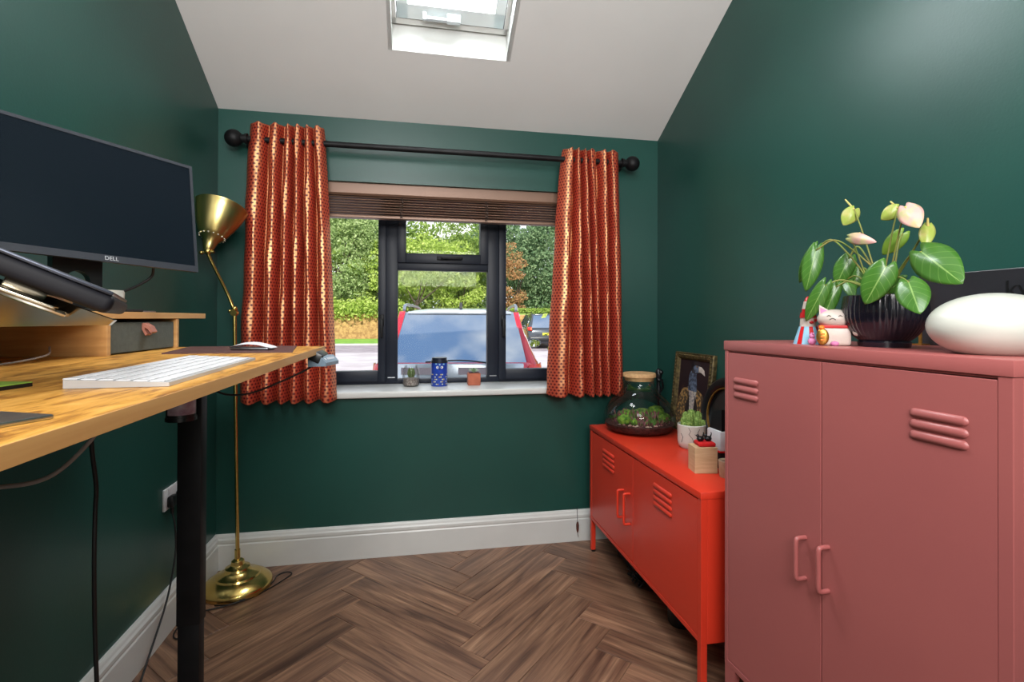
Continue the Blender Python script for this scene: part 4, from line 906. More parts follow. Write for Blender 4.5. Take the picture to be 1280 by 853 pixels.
# planter
qx_, qy_ = 2.205, -1.745
pl = thing('potted_plant', 'flowering plant with heart-shaped leaves in a ribbed midnight pot', 'plant', (qx_, qy_, ZP))
bm = NB(); lathe(bm, [(0, 0), (.056, 0), (.058, .012), (.055, .016), (.070, .030), (.084, .050), (.092, .075), (.093, .10), (.089, .132), (.085, .134), (.084, .12), (.08, .11), (0, .108)], (qx_, qy_, ZP), 180, rib=lambda a, z: 1 + (.012 * math.cos(45 * a) if .028 < z < .13 else 0))
obj('pot', bm, NAVY, pl, smooth=True)
bm = NB(); lathe(bm, [(0, .109), (.079, .109), (.07, .118), (0, .122)], (qx_, qy_, ZP), 30); obj('soil', bm, SOIL, pl)
camp = Vector((1.01, -2.853, 1.3))
def heart(base, tip, wid, m, name, par, droop=.12, fold=.25, curl=0, facing=None):
    A, B = Vector(base), Vector(tip); d = B - A; Ln = d.length; d.normalize()
    vd = (facing if facing else (camp - (A + B) / 2)).normalized(); s = d.cross(vd).normalized(); n = s.cross(d)
    n = -n if n.dot(vd) < 0 else n
    NS, NT = 14, 8; rows = []
    bm = NB()
    for i in range(NS + 1):
        t = i / NS
        prof = min(1.0, 1.62 * (t + .05) ** .48 * (1 - t) ** .82) if t < 1 else 0
        hw = wid / 2 * prof * 1.15; row = []
        for j in range(-NT // 2, NT // 2 + 1):
            q = j / (NT / 2)
            back = -.20 * Ln * (1 - t) ** 4 * math.sin(PI * min(1, abs(q) * .75))
            pos = A + d * (t * Ln + back) + s * (hw * q) + n * (-fold * abs(q) ** 1.3 * hw + droop * Ln * math.sin(PI * t) - curl * Ln * t * t + .04 * hw * math.sin(6 * t + 3 * q))
            row.append(bm.verts.new(pos))
        rows.append(row)
    uvl = bm.loops.layers.uv.new('UVMap')
    for i in range(NS):
        for j in range(NT):
            f = bm.faces.new((rows[i][j], rows[i + 1][j], rows[i + 1][j + 1], rows[i][j + 1]))
            for lp, (ii, jj) in zip(f.loops, ((i, j), (i + 1, j), (i + 1, j + 1), (i, j + 1))): lp[uvl].uv = ((jj - NT / 2) / (NT / 2), ii / NS)
    bmesh.ops.remove_doubles(bm, verts=bm.verts, dist=.00005)
    o = obj(name, bm, m, par, smooth=True, angle=180)
    md = o.modifiers.new('thick', 'SOLIDIFY'); md.thickness = .0009
    return o
LV = [('a', (2.12, -1.613, 1.495), (2.1, -1.598, 1.378), .060), ('b', (2.17, -1.561, 1.508), (2.15, -1.515, 1.41), .055), ('c', (2.2, -1.642, 1.471), (2.18, -1.619, 1.396), .06),
      ('d', (2.1, -1.666, 1.392), (2.08, -1.621, 1.294), .052), ('e', (2.14, -1.661, 1.389), (2.12, -1.636, 1.294), .045), ('f', (2.1, -1.847, 1.424), (2.08, -1.81, 1.336), .078),
      ('g', (2.1, -1.904, 1.384), (2.08, -1.947, 1.312), .075), ('h', (2.16, -1.883, 1.457), (2.14, -1.988, 1.376), .098), ('i', (2.27, -1.739, 1.527), (2.25, -1.699, 1.475), .052),
      ('o', (2.26, -1.619, 1.441), (2.24, -1.604, 1.38), .05), ('p', (2.2, -1.634, 1.412), (2.18, -1.68, 1.356), .04), ('q', (2.2, -1.72, 1.40), (2.19, -1.70, 1.34), .045), ('r', (2.22, -1.79, 1.40), (2.2, -1.75, 1.37), .045)]
c0 = Vector((qx_, qy_, ZP + .11))
def stem(p, r=.0022, bow=.03, name='stem'):
    p = Vector(p); st = c0 + Vector((random.uniform(-.02, .02), random.uniform(-.02, .02), 0)); md = (st + p) / 2 + Vector((0, 0, bow)) ; md2 = st * .25 + p * .75 + Vector((0, 0, bow * .9))
    bm = NB(); tube(bm, [st, st * .7 + md * .3 + Vector((0, 0, bow * .4)), md, md2, p], r, 8); obj(name, bm, STEM, pl, smooth=True, angle=180)
for nme, a, b, wv in LV:
    heart(a, b, wv, LEAF if nme not in 'i' else LEAFY, 'leaf', pl, .08, .28)
    stem(a, bow=.07 if nme in 'abc' else .03)
for nme, a, b, wv, m_ in (('j', (2.2, -1.66, 1.604), (2.18, -1.644, 1.562), .052, SPATHEG), ('k', (2.14, -1.708, 1.517), (2.12, -1.805, 1.49), .036, SPATHE), ('l', (2.22, -1.77, 1.585), (2.2, -1.741, 1.560), .045, SPATHEG), ('m', (2.17, -1.835, 1.572), (2.15, -1.886, 1.512), .060, SPATHE), ('n', (2.2, -1.864, 1.522), (2.18, -1.875, 1.470), .038, SPATHEG)):
    sp = heart(a, b, wv, m_, 'flower', pl, .12, .45)
    if nme != 'n': stem(a, .0019, .01, 'flower_stalk')
    else: stem(a, .0025, 0, 'flower_stalk')
    A = Vector(a); bm = NB(); sd = {'j': (-.0, .03, .035), 'l': (0, .02, .022), 'k': (0, -.03, .008), 'm': (-.01, -.02, -.02), 'n': (-.005, -.004, .018)}[nme]
    tube(bm, [A, A + Vector(sd) * .5, A + Vector(sd)], lambda t: .0032 - .0012 * t, 8); obj('spadix', bm, mat('spadix', S(190, 190, 110), .6, col2=S(200, 150, 90), scale=60), sp, smooth=True)

# smooth white ovoid ornament
ov = NB(); N1, N2 = 40, 24
ex0, ey0, ez0 = 2.178, -2.02, ZP
q = ball(ov, (0, 0, 0), 1, (.118, .098, .068), 48, 28)
for v in q:
    if v.co.z < -.058: v.co.z = -.058
    k = v.co.z / .068
    v.co.x *= 1 + .08 * k * (1 if v.co.x > 0 else -1) * 0
rotz = Matrix.Rotation(math.radians(-12), 4, 'Z')
for v in q: v.co = rotz @ v.co; v.co += Vector((ex0, ey0, ZP + .058))
tag(obj('ceramic_ornament', ov, CERAM, smooth=True, angle=80), 'smooth glossy white egg-shaped ornament on the pink cabinet', 'ornament')

# black board behind
bd = thing('black_box', 'flat black display box with black script leaning on the wall behind the ornament', 'box', (2.425, -1.9, ZP))
bm = NB(); box(bm, (2.405, -2.22, ZP), (2.445, -1.668, 1.424), .002); bo_ = obj('board', bm, mat('charcoal_card', S(34, 35, 40), .35, col2=S(38, 39, 44), scale=6), bd)
Mt = Matrix.Translation((2.4046, -1.905, 1.374)) @ Matrix(((0, 0, -1, 0), (-1, 0, 0, 0), (0, 1, 0, 0), (0, 0, 0, 1)))
text('ky', .055, BLACKP, Mt, bo_, 'script')
bm = NB(); box(bm, (2.385, -1.69, ZP), (2.391, -1.683, ZP + .155), .001); box(bm, (2.375, -1.70, ZP), (2.404, -1.673, ZP + .004)); tag(obj('gold_stick', bm, GOLD), 'thin gold metal rod standing between the ribbed pot and the black box', 'ornament')

# lucky cat money box
cx_, cy_ = 2.125, -1.672
ct = thing('lucky_cat', 'cream lucky cat money box with a red collar and gold coin', 'figurine', (cx_, cy_, ZP))
MC = Matrix.Translation((cx_, cy_, ZP)) @ Matrix.Rotation(math.radians(-58), 4, 'Z')   # local -y faces the room
fwd = Vector((-.62, -.78, 0)); MC = Matrix((Vector((.78, -.62, 0)), -fwd, Vector((0, 0, 1)))).transposed().to_4x4(); MC.translation = Vector((cx_, cy_, ZP))
bm = NB(); box(bm, (-.036, -.030, 0), (.036, .032, .052), .009, M=MC, seg=3); obj('body', bm, CATW, ct, smooth=True)
bm = NB(); ball(bm, (0, -.004, .072), .038, (1.08, .88, .68), 24, 16, M=MC); hd = obj('head', bm, CATW, ct, smooth=True)
for s in (-1, 1):
    bm = NB(); v = [bm.verts.new(MC @ Vector(p)) for p in ((s * .036, -.012, .082), (s * .012, -.012, .094), (s * .036, -.008, .110), (s * .036, .008, .082), (s * .012, .008, .094))]
    for f in ((0, 1, 2), (3, 2, 4), (0, 2, 3), (1, 4, 2), (0, 3, 4, 1)): bm.faces.new([v[i] for i in f])
    obj('ear', bm, CATW, hd)
    bm = NB(); v = [bm.verts.new(MC @ Vector(p)) for p in ((s * .033, -.0128, .086), (s * .018, -.0128, .094), (s * .034, -.0105, .103))]; bm.faces.new(v); obj('inner_ear', bm, PINKP, hd)
bm = NB()
def onhead(x, z, k=1.0):
    yy = -.004 - .0336 * math.sqrt(max(0, 1 - (x / .041) ** 2 - ((z - .072) / .0258) ** 2)) - .0006; return MC @ Vector((x, yy, z))
tube(bm, [onhead(-.014 + .0035 * i, .069 + .004 * math.sin(PI * i / 4)) for i in range(5)], .0009, 6)
tube(bm, [onhead(.006 + .003 * i, .078 + .003 * math.sin(PI * i / 3)) for i in range(4)], .0008, 6); tube(bm, [onhead(-.020 + .003 * i, .078 + .003 * math.sin(PI * i / 3)) for i in range(4)], .0008, 6)
obj('face_paint', bm, BLACKP, hd)
bm = NB(); box(bm, (-.0375, -.0315, .047), (.0375, .0335, .055), .002, M=MC); obj('collar', bm, CATR, ct)
bm = NB(); ball(bm, (-.032, -.036, .048), .007, M=MC); obj('bell', bm, ORNG, ct, smooth=True)
bm = NB(); ball(bm, (-.030, -.038, .024), 1, (.015, .005, .022), 20, 12, M=MC); coin = obj('coin', bm, GOLD, ct, smooth=True)
bm = NB()
for i in range(3): box(bm, (-.035, -.0445, .014 + i * .008), (-.025, -.0425, .018 + i * .008), .0008, M=MC)
obj('coin_mark', bm, ORNG, coin)
bm = NB(); tube(bm, [MC @ Vector(p) for p in ((.030, -.01, .05), (.044, -.028, .058), (.047, -.034, .04))], lambda t: .010 - .001 * t, 12); ball(bm, (.047, -.035, .037), .0098, M=MC); obj('paw', bm, CATW, ct, smooth=True)
bm = NB(); ball(bm, (-.002, -.032, .006), .0085, (1.2, .8, .8), M=MC); ball(bm, (.047, -.0435, .040), .004, M=MC); obj('paw_pad', bm, PINKP, ct, smooth=True)
# tiny pink figure
bm = NB(); ball(bm, (2.082, -1.642, ZP + .010), .0105, (1, 1, .95)); ball(bm, (2.082, -1.642, ZP + .024), .0075); ball(bm, (2.080, -1.648, ZP + .031), .003); ball(bm, (2.084, -1.637, ZP + .031), .003)
tag(obj('tiny_figure', bm, PINKP, smooth=True), 'tiny pink and white round figure at the foot of the cream cat', 'figurine')
# striped cone-topped figure
rx, ry = 2.115, -1.59
rk = thing('striped_tower_figurine', 'red, white and pale blue cone-topped figurine under the hanging leaves', 'figurine', (rx, ry, ZP))
secs = [('skirt', [(0, 0), (.038, 0), (.023, .05), (0, .05)], LBLUE), ('body', [(0, .05), (.021, .05), (.02, .075), (0, .075)], CATW), ('chest_band', [(0, .075), (.022, .075), (.019, .09), (0, .09)], CATR), ('collar', [(0, .09), (.0165, .09), (.0155, .10), (0, .10)], CATR), ('cone', [(0, .10), (.0155, .10), (.011, .122), (0, .122)], CATW), ('tip', [(0, .122), (.0105, .122), (.006, .133), (0, .137)], CATR)]
for nme, pr_, m_ in secs:
    bm = NB(); lathe(bm, pr_, (rx, ry, ZP), 24); obj(nme, bm, m_, rk, smooth=True)
bm = NB()
for a in (-2.0, -1.2, -2.9):
    v = [bm.verts.new((rx + r * math.cos(a + da), ry + r * math.sin(a + da), ZP + z)) for r, z, da in ((.0388, .0005, -.18), (.0388, .0005, .18), (.0238, .05, .2), (.0238, .05, -.2))]; bm.faces.new(v)
obj('stripe', bm, CATR, rk)
bm = NB()
for z, a in ((.062, -1.9), (.068, -1.3)): ball(bm, (rx + .021 * math.cos(a), ry + .021 * math.sin(a), ZP + z), .0055, (1, 1, .8))
obj('badge', bm, CATR, rk, smooth=True)

# ------------------------------------------------------------------ sill items
SZ = .902
sj = thing('glass_jar_cactus', 'small round glass jar holding a little cactus on the windowsill', 'plant', (.985, .16, SZ))
bm = NB(); lathe(bm, [(0, 0), (.040, 0), (.048, .006), (.050, .03), (.05, .075), (.046, .098), (.038, .112), (.037, .122)], (.985, .16, SZ), 36); obj('jar', bm, glass_mat('jar_glass', (.96, .975, .97, 1), .6, .03), sj, smooth=True)
bm = NB(); lathe(bm, [(0, .003), (.038, .003), (.046, .01), (.047, .045), (0, .055)], (.985, .16, SZ), 28); obj('gravel', bm, mat('grey_gravel', S(110, 96, 90), .9, col2=S(170, 160, 154), scale=120, bump=1), sj, smooth=True)
bm = NB(); lathe(bm, [(0, .045), (.014, .05), (.022, .072), (.018, .095), (.008, .105), (0, .107)], (.985, .16, SZ), 28, rib=lambda a, z: 1 + .12 * math.cos(9 * a)); obj('cactus', bm, mat('dark_cactus', S(66, 84, 42), .8, col2=S(100, 116, 66), scale=100), sj, smooth=True)
tn = thing('owl_tin', 'cobalt blue patterned tin with an animal face in the middle of the sill', 'tin', (1.148, .15, SZ))
bm = NB(); lathe(bm, [(0, 0), (.046, 0), (.048, .004), (.048, .144), (.0, .144)], (1.148, .15, SZ), 40); tb_ = obj('body', bm, BLUEP, tn, smooth=True)
bm = NB(); lathe(bm, [(.049, .136), (.0495, .136), (.0495, .150), (.044, .150), (.044, .166), (0, .166)], (1.148, .15, SZ), 40); obj('lid', bm, mat('tin_lid', S(44, 52, 66), .35, .4, col2=S(38, 44, 58)), tn, smooth=True)
def ontin(a, z, r=.0486): return Vector((1.148 + r * math.sin(a), .15 - r * math.cos(a), SZ + z))
def tinpatch(items, m, nme):
    bm = NB()
    for (a, z, ra, rz) in items:
        n = 10; c_ = bm.verts.new(ontin(a, z)); ring = [bm.verts.new(ontin(a + ra * math.cos(2 * PI * i / n), z + rz * math.sin(2 * PI * i / n), .0485)) for i in range(n)]
        for i in range(n): bm.faces.new((c_, ring[i], ring[(i + 1) % n]))
    return obj(nme, bm, m, tb_)
tinpatch([(-.27, .112, .17, .008), (.27, .112, .17, .008)], WPL, 'eye')
tinpatch([(-.23, .112, .07, .005), (.23, .112, .07, .005), (0, .1, .08, .004)], BLACKP, 'pupil')
it = []
for i in range(7):
    for j in range(5): it.append((-1.1 + i * .36 + (j % 2) * .18, .014 + j * .014, .09, .0038))
tinpatch(it[::2], mat('tin_flower_white', S(200, 210, 190), .4, col2=S(190, 200, 180)), 'floral_print'); tinpatch([(a + .18, z, b, c_) for a, z, b, c_ in it[1::3]], mat('tin_flower_gold', S(196, 170, 70), .4, col2=S(180, 150, 60)), 'gold_print')
tinpatch([(-.45, .132, .12, .004), (.5, .13, .14, .004), (0, .128, .1, .005)], LBLUE, 'brow_print')
tp = thing('terracotta_pot', 'tiny square terracotta pot with a succulent at the right of the sill', 'plant', (1.352, .16, SZ))
bm = NB(); box(bm, (1.316, .124, SZ), (1.390, .196, SZ + .072), .005); pt2 = obj('pot', bm, TERRA, tp, smooth=True)
bm = NB(); box(bm, (1.322, .13, SZ + .072), (1.384, .19, SZ + .0735)); obj('soil', bm, SOIL, tp)
for i in range(14):
    a = i * 2.4; r_ = .010 + .0015 * i
    heart((1.352, .16, SZ + .076), (1.352 + r_ * 1.3 * math.cos(a), .16 + r_ * 1.3 * math.sin(a), SZ + .104 - i * .0012), .014, mat('succulent', S(120, 150, 104), .5, col2=S(196, 206, 186), scale=60), 'succulent_leaf', tp, .1, .1, facing=Vector((0, -.5, 1)))
# tassel on the back skirting
ta = thing('hanging_tassel', 'little brown tassel hanging on a thread over the skirting beside the red cabinet', 'tassel', (1.941, -.028, .05))
bm = NB(); tube(bm, [(1.941, -.0245, .20), (1.941, -.026, .15), (1.941, -.0265, .118)], .0012, 6); tube(bm, [(1.92, -.001, .192), (1.93, -.012, .186), (1.945, -.01, .188), (1.955, -.001, .196)], .0012, 6); obj('thread', bm, CABLE, ta)
bm = NB(); lathe(bm, [(0, 0), (.004, .002), (.008, .02), (.0085, .045), (.005, .06), (0, .066)], (1.941, -.032, .055), 12); obj('tassel_body', bm, mat('brown_wood_bead', S(96, 48, 36), .6, col2=S(70, 34, 26), scale=60), ta, smooth=True)
bm = NB(); tube(bm, [(1.941, -.032, .056), (1.943, -.034, .042), (1.946, -.032, .03)], .0016, 6); obj('tail', bm, GREYC, ta)
# things stored under the red cabinet
bm = NB()
for k in range(9):
    a = random.uniform(0, 6); tube(bm, [(2.10 + random.uniform(-.05, .05), -.52 + random.uniform(-.08, .08), .006 + random.uniform(0, .05)) for _ in range(6)], .004, 6)
tag(obj('cable_bundle', bm, CABLE, smooth=True, angle=180), 'tangled bundle of black cables on the floor under the red cabinet', 'cables')
bm = NB(); lathe(bm, [(0, 0), (.05, 0), (.055, .01), (.055, .085), (.05, .1), (0, .102)], (2.13, -.86, 0), 28); tag(obj('black_canister', bm, BLACKP, smooth=True), 'black round canister on the floor under the red cabinet', 'canister')
bm = NB(); box(bm, (2.10, -.40, 0), (2.28, -.22, .11), .02, seg=3); tag(obj('dark_bag', bm, mat('dark_cloth', S(30, 36, 36), .9, col2=S(22, 26, 27), scale=20), smooth=True), 'dark grey soft pouch on the floor by the far legs of the red cabinet', 'bag')

# ================================================================== outdoors
GZ = -.1
bm = NB(); box(bm, (-40, .36, GZ - .2), (60, 18.2, GZ)); obj('driveway', bm, mat('pale_paving', S(196, 188, 190), .7, col2=S(176, 164, 166), scale=1.5, bump=.3, bscale=6), kind='structure')
bm = NB(); box(bm, (-40, 18.2, GZ - .2), (60, 24.2, GZ - .02)); obj('road', bm, mat('asphalt', S(160, 148, 152), .8, col2=S(136, 124, 130), scale=2.5, bump=.3, bscale=20), kind='structure')
bm = NB(); box(bm, (-40, 24.2, GZ - .2), (4.9, 24.5, GZ + .06)); 
tag(obj('kerb', bm, mat('kerb_stone', S(190, 186, 176), .8, col2=S(170, 166, 158), scale=3)), 'pale kerb edge along the far side of the road', 'kerb')
bm = NB(); box(bm, (-40, 24.5, GZ - .2), (4.9, 31.0, GZ + .05)); obj('lawn', bm, mat('grass_ground', S(96, 142, 44), .9, col2=S(136, 176, 66), scale=2, detail=8, bump=1, bscale=20), kind='stuff'); 
bm = NB(); box(bm, (-40, 31.4, GZ - .2), (60, 60, GZ + .05)); box(bm, (4.9, 24.2, GZ - .2), (60, 31.05, GZ - .01)); obj('far_ground', bm, mat('beige_ground', S(186, 168, 136), .9, col2=S(160, 146, 112), scale=2), kind='structure')
bpy.data.objects['lawn']['label'] = 'bright green grass strip beyond the road'; bpy.data.objects['lawn']['category'] = 'grass'
# garden wall: bricks too small to pick apart, joined
gw = thing('garden_wall', 'long buff brick garden wall beyond the road', 'wall', (0, 31.1, GZ))
bm = NB(); box(bm, (-20, 31.1, GZ), (16, 31.35, 1.55)); obj('wall_core', bm, mat('mortar', S(176, 150, 112), .9, col2=S(150, 128, 96), scale=4), gw)
vv_ = []; ff_ = []; 
for r_i in range(20):
    z = GZ + .02 + r_i * .08
    x = -13 + (r_i % 2) * .11
    while x < 14:
        d = rng.uniform(0, .008); b0 = len(vv_)
        for px2 in (x, x + .205):
            for pz2 in (z, z + .066): vv_.append((px2, 31.085 - d, pz2)); vv_.append((px2, 31.1, pz2))
        ff_ += [(b0, b0 + 2, b0 + 6, b0 + 4), (b0, b0 + 1, b0 + 3, b0 + 2), (b0 + 4, b0 + 6, b0 + 7, b0 + 5), (b0 + 2, b0 + 3, b0 + 7, b0 + 6), (b0, b0 + 4, b0 + 5, b0 + 1)]; x += .218
me = bpy.data.meshes.new('bricks'); me.from_pydata(vv_, [], ff_); me.materials.append(mat('buff_brick', S(190, 152, 96), .9, col2=S(150, 112, 68), scale=7, lo=.4, hi=.6)); bo2 = link('bricks', me, gw); bo2['kind'] = 'stuff'

def leafmesh(n, pts_fn, size, m, name, parent=None, kind='stuff'):
    P_ = pts_fn(n); N = len(P_)
    d1 = rng.normal(size=(N, 3)); d1 /= np.linalg.norm(d1, axis=1)[:, None]; d2 = rng.normal(size=(N, 3)); d2 -= (d1 * d2).sum(1)[:, None] * d1; d2 /= np.linalg.norm(d2, axis=1)[:, None]
    s = size * rng.uniform(.6, 1.3, size=(N, 1))
    V = np.stack([P_ - d1 * s, P_ + d2 * s * .55, P_ + d1 * s, P_ - d2 * s * .55], 1).reshape(-1, 3)
    me = bpy.data.meshes.new(name); me.vertices.add(N * 4); me.vertices.foreach_set('co', V.astype(np.float32).ravel())
    me.loops.add(N * 4); me.loops.foreach_set('vertex_index', np.arange(N * 4, dtype=np.int32)); me.polygons.add(N); me.polygons.foreach_set('loop_start', np.arange(0, N * 4, 4, dtype=np.int32)); me.polygons.foreach_set('loop_total', np.full(N, 4, dtype=np.int32))
    me.update(calc_edges=True); me.materials.append(m); o = link(name, me, parent)
    if kind: o['kind'] = kind
    return o
def folmat(name, c1, c2, c3):
    if name in MATS: return MATS[name]
    M = bpy.data.materials.new(name); M.use_nodes = True; t = M.node_tree; t.nodes.clear(); l = t.links.new
    o = t.nodes.new('ShaderNodeOutputMaterial'); di = t.nodes.new('ShaderNodeBsdfDiffuse'); tr = t.nodes.new('ShaderNodeBsdfTranslucent'); mx = t.nodes.new('ShaderNodeMixShader'); mx.inputs[0].default_value = .42
    g_ = t.nodes.new('ShaderNodeNewGeometry'); n = t.nodes.new('ShaderNodeTexNoise'); n.inputs['Scale'].default_value = 3.2; n.inputs['Detail'].default_value = 8; n.inputs['Roughness'].default_value = .8
    tc_ = t.nodes.new('ShaderNodeTexCoord'); l(tc_.outputs['Object'], n.inputs['Vector']); r = t.nodes.new('ShaderNodeValToRGB'); e = r.color_ramp.elements; e[0].position = .36; e[0].color = c1; e[1].position = .66; e[1].color = c3; k = e.new(.5); k.color = c2
    l(n.outputs['Fac'], r.inputs[0]); l(r.outputs[0], di.inputs[0]); l(r.outputs[0], tr.inputs[0]); l(di.outputs[0], mx.inputs[1]); l(tr.outputs[0], mx.inputs[2]); l(mx.outputs[0], o.inputs[0]); MATS[name] = M; return M
def clumps(c, rad, nc, cr, flat=.7):
    c = np.array(c); rad = np.array(rad)
    def f(n):
        u = rng.normal(size=(nc, 3)); u /= np.linalg.norm(u, axis=1)[:, None]; u *= rng.uniform(.35, 1, size=(nc, 1)) ** .6
        C_ = c + u * rad; idx = rng.integers(0, nc, n); q = rng.normal(size=(n, 3)); q /= np.linalg.norm(q, axis=1)[:, None]; q *= rng.uniform(.3, 1, size=(n, 1)) ** .5
        return C_[idx] + q * cr * np.array([1, 1, flat])
    return f
BARK = mat('bark', S(70, 56, 44), .9, col2=S(48, 38, 30), scale=8, bump=1)
def tree(label, x, y, h, c, rad, nc, cr, n, size, m, branches=5, tr=.14, grp=None):
    bz_ = 2.05 if x > 5.5 and y < 38 else GZ + .05
    r = thing('tree', label, 'tree', (x, y, bz_))
    bm = NB(); top = Vector(c)
    tube(bm, [(x, y, bz_), (x + .1, y, max(bz_ + .3, GZ + h * .5)), (x - .05, y, GZ + h * .8)], lambda t: tr * (1 - .4 * t), 10); rnd = random.Random(int(x * 10) + 7)
    for k in range(branches):
        a = 2 * PI * k / branches + rnd.uniform(-.3, .3); s0 = Vector((x, y, GZ + h * rnd.uniform(.55, .8))); e_ = top + Vector((math.cos(a) * rad[0] * .75, math.sin(a) * rad[1] * .6, rnd.uniform(-.3, .7) * rad[2]))
        tube(bm, [s0, (s0 * .5 + e_ * .5) + Vector((0, 0, -.2)), e_], lambda t: tr * .55 * (1 - .8 * t), 7)
    obj('trunk', bm, BARK, r, smooth=True); leafmesh(n, clumps(c, rad, nc, cr), size, m, 'foliage', r)
F1 = folmat('foliage_birch', S(96, 118, 70), S(158, 180, 116), S(224, 232, 184)); F2 = folmat('foliage_lime', S(104, 134, 52), S(176, 198, 96), S(232, 238, 160))
F3 = folmat('foliage_deep', S(66, 92, 66), S(118, 146, 106), S(184, 202, 156)); F4 = folmat('foliage_russet', S(132, 104, 66), S(190, 144, 106), S(166, 176, 110)); F5 = folmat('foliage_mid', S(76, 104, 46), S(136, 162, 80), S(206, 218, 140))
tree('feathery pale green birch behind the brick wall at the left pane', -4.2, 33.5, 6, (-4.0, 33.5, 4.9), (3.3, 2.0, 4.4), 150, .85, 24000, .105, F1)
tree('bright lime green tree overhanging the brick wall beside the left window bar', -.9, 32.8, 4, (-.9, 32.8, 4.1), (2.2, 1.4, 3.0), 75, .7, 12000, .10, F2)
tree('spreading tree with a dark forked trunk behind the red car', 1.1, 30.2, 3.2, (1.9, 31.2, 5.0), (2.9, 1.5, 2.5), 60, .75, 9500, .10, F2, 4, .10)
tree('tall light green tree seen in the middle of the window', 4.5, 34.5, 5.5, (4.4, 34.5, 4.9), (2.8, 2, 3.9), 80, .75, 12500, .10, F5)
tree('yellow-green shrubby tree behind the red car roof', 3.9, 32.2, 2.4, (3.9, 32.4, 3.2), (1.6, 1, 1.8), 34, .6, 5500, .09, F2)
tree('rusty brown leaved small tree at the left of the right pane', 8.0, 33.0, 3, (7.9, 33.0, 4.0), (1.2, 1, 2.8), 34, .5, 4200, .085, F4)
tree('dense blue-green tree filling the right window pane', 11.2, 35.0, 5, (11.3, 35.0, 5.3), (3.4, 2, 4.9), 140, .9, 22000, .125, F3)
tree('tall dark green tree standing far behind the birch', -1.6, 42, 6, (-7.0, 42, 5.6), (11.5, 2.5, 5.6), 280, 1.4, 32000, .21, F5)
tree('tall dark green tree standing far behind the russet tree', 8.6, 43, 6, (8.6, 43, 5.8), (5.5, 2, 5.2), 110, 1.3, 16000, .19, F3)
tree('tall thin-crowned tree far behind the middle of the window', 3.4, 46, 7, (3.2, 46, 6.0), (3.6, 2, 4.6), 60, 1.0, 8000, .14, F5)
hd_ = thing('hedge', 'low bright hedge spilling over the top of the brick wall', 'hedge', (-3, 31.6, 1.5))
leafmesh(15000, lambda n: np.stack([rng.uniform(-13, .3, n), 31.25 + rng.normal(size=n) * .35, 1.85 + rng.normal(size=n) * .28], 1), .10, F2, 'foliage', hd_)
bk = NB(); prism(bk, [(31.4, GZ), (31.4, 1.6), (34, 2.0), (38, 2.2), (38, GZ)], 0, 5.5, 24); bo3 = obj('grass_bank', bk, mat('bank_grass', S(120, 150, 66), .9, col2=S(150, 172, 90), scale=3, bump=1, bscale=10)); tag(bo3, 'raised grassy bank above the brick wall in the right pane', 'grass')
leafmesh(3500, lambda n: np.stack([rng.uniform(6, 14, n), 31.5 + rng.uniform(0, 1.2, n), 1.7 + rng.uniform(0, .3, n)], 1), .09, folmat('bank_tufts', S(120, 150, 66), S(150, 176, 84), S(190, 200, 130)), 'tufts', bo3)
# shrub by the window, right
sh = thing('garden_shrub', 'leafy shrub with pale tips outside at the right of the window', 'shrub', (2.9, 3.2, GZ))
bm = NB(); tube(bm, [(2.90, 3.2, GZ), (2.88, 3.2, .5), (2.9, 3.2, 1.2)], .02, 8); obj('stem', bm, BARK, sh)
leafmesh(520, lambda n: np.stack([2.90 + rng.normal(size=n) * .10, 3.2 + rng.normal(size=n) * .12, rng.uniform(.3, 1.42, n)], 1), .05, F2, 'foliage', sh)

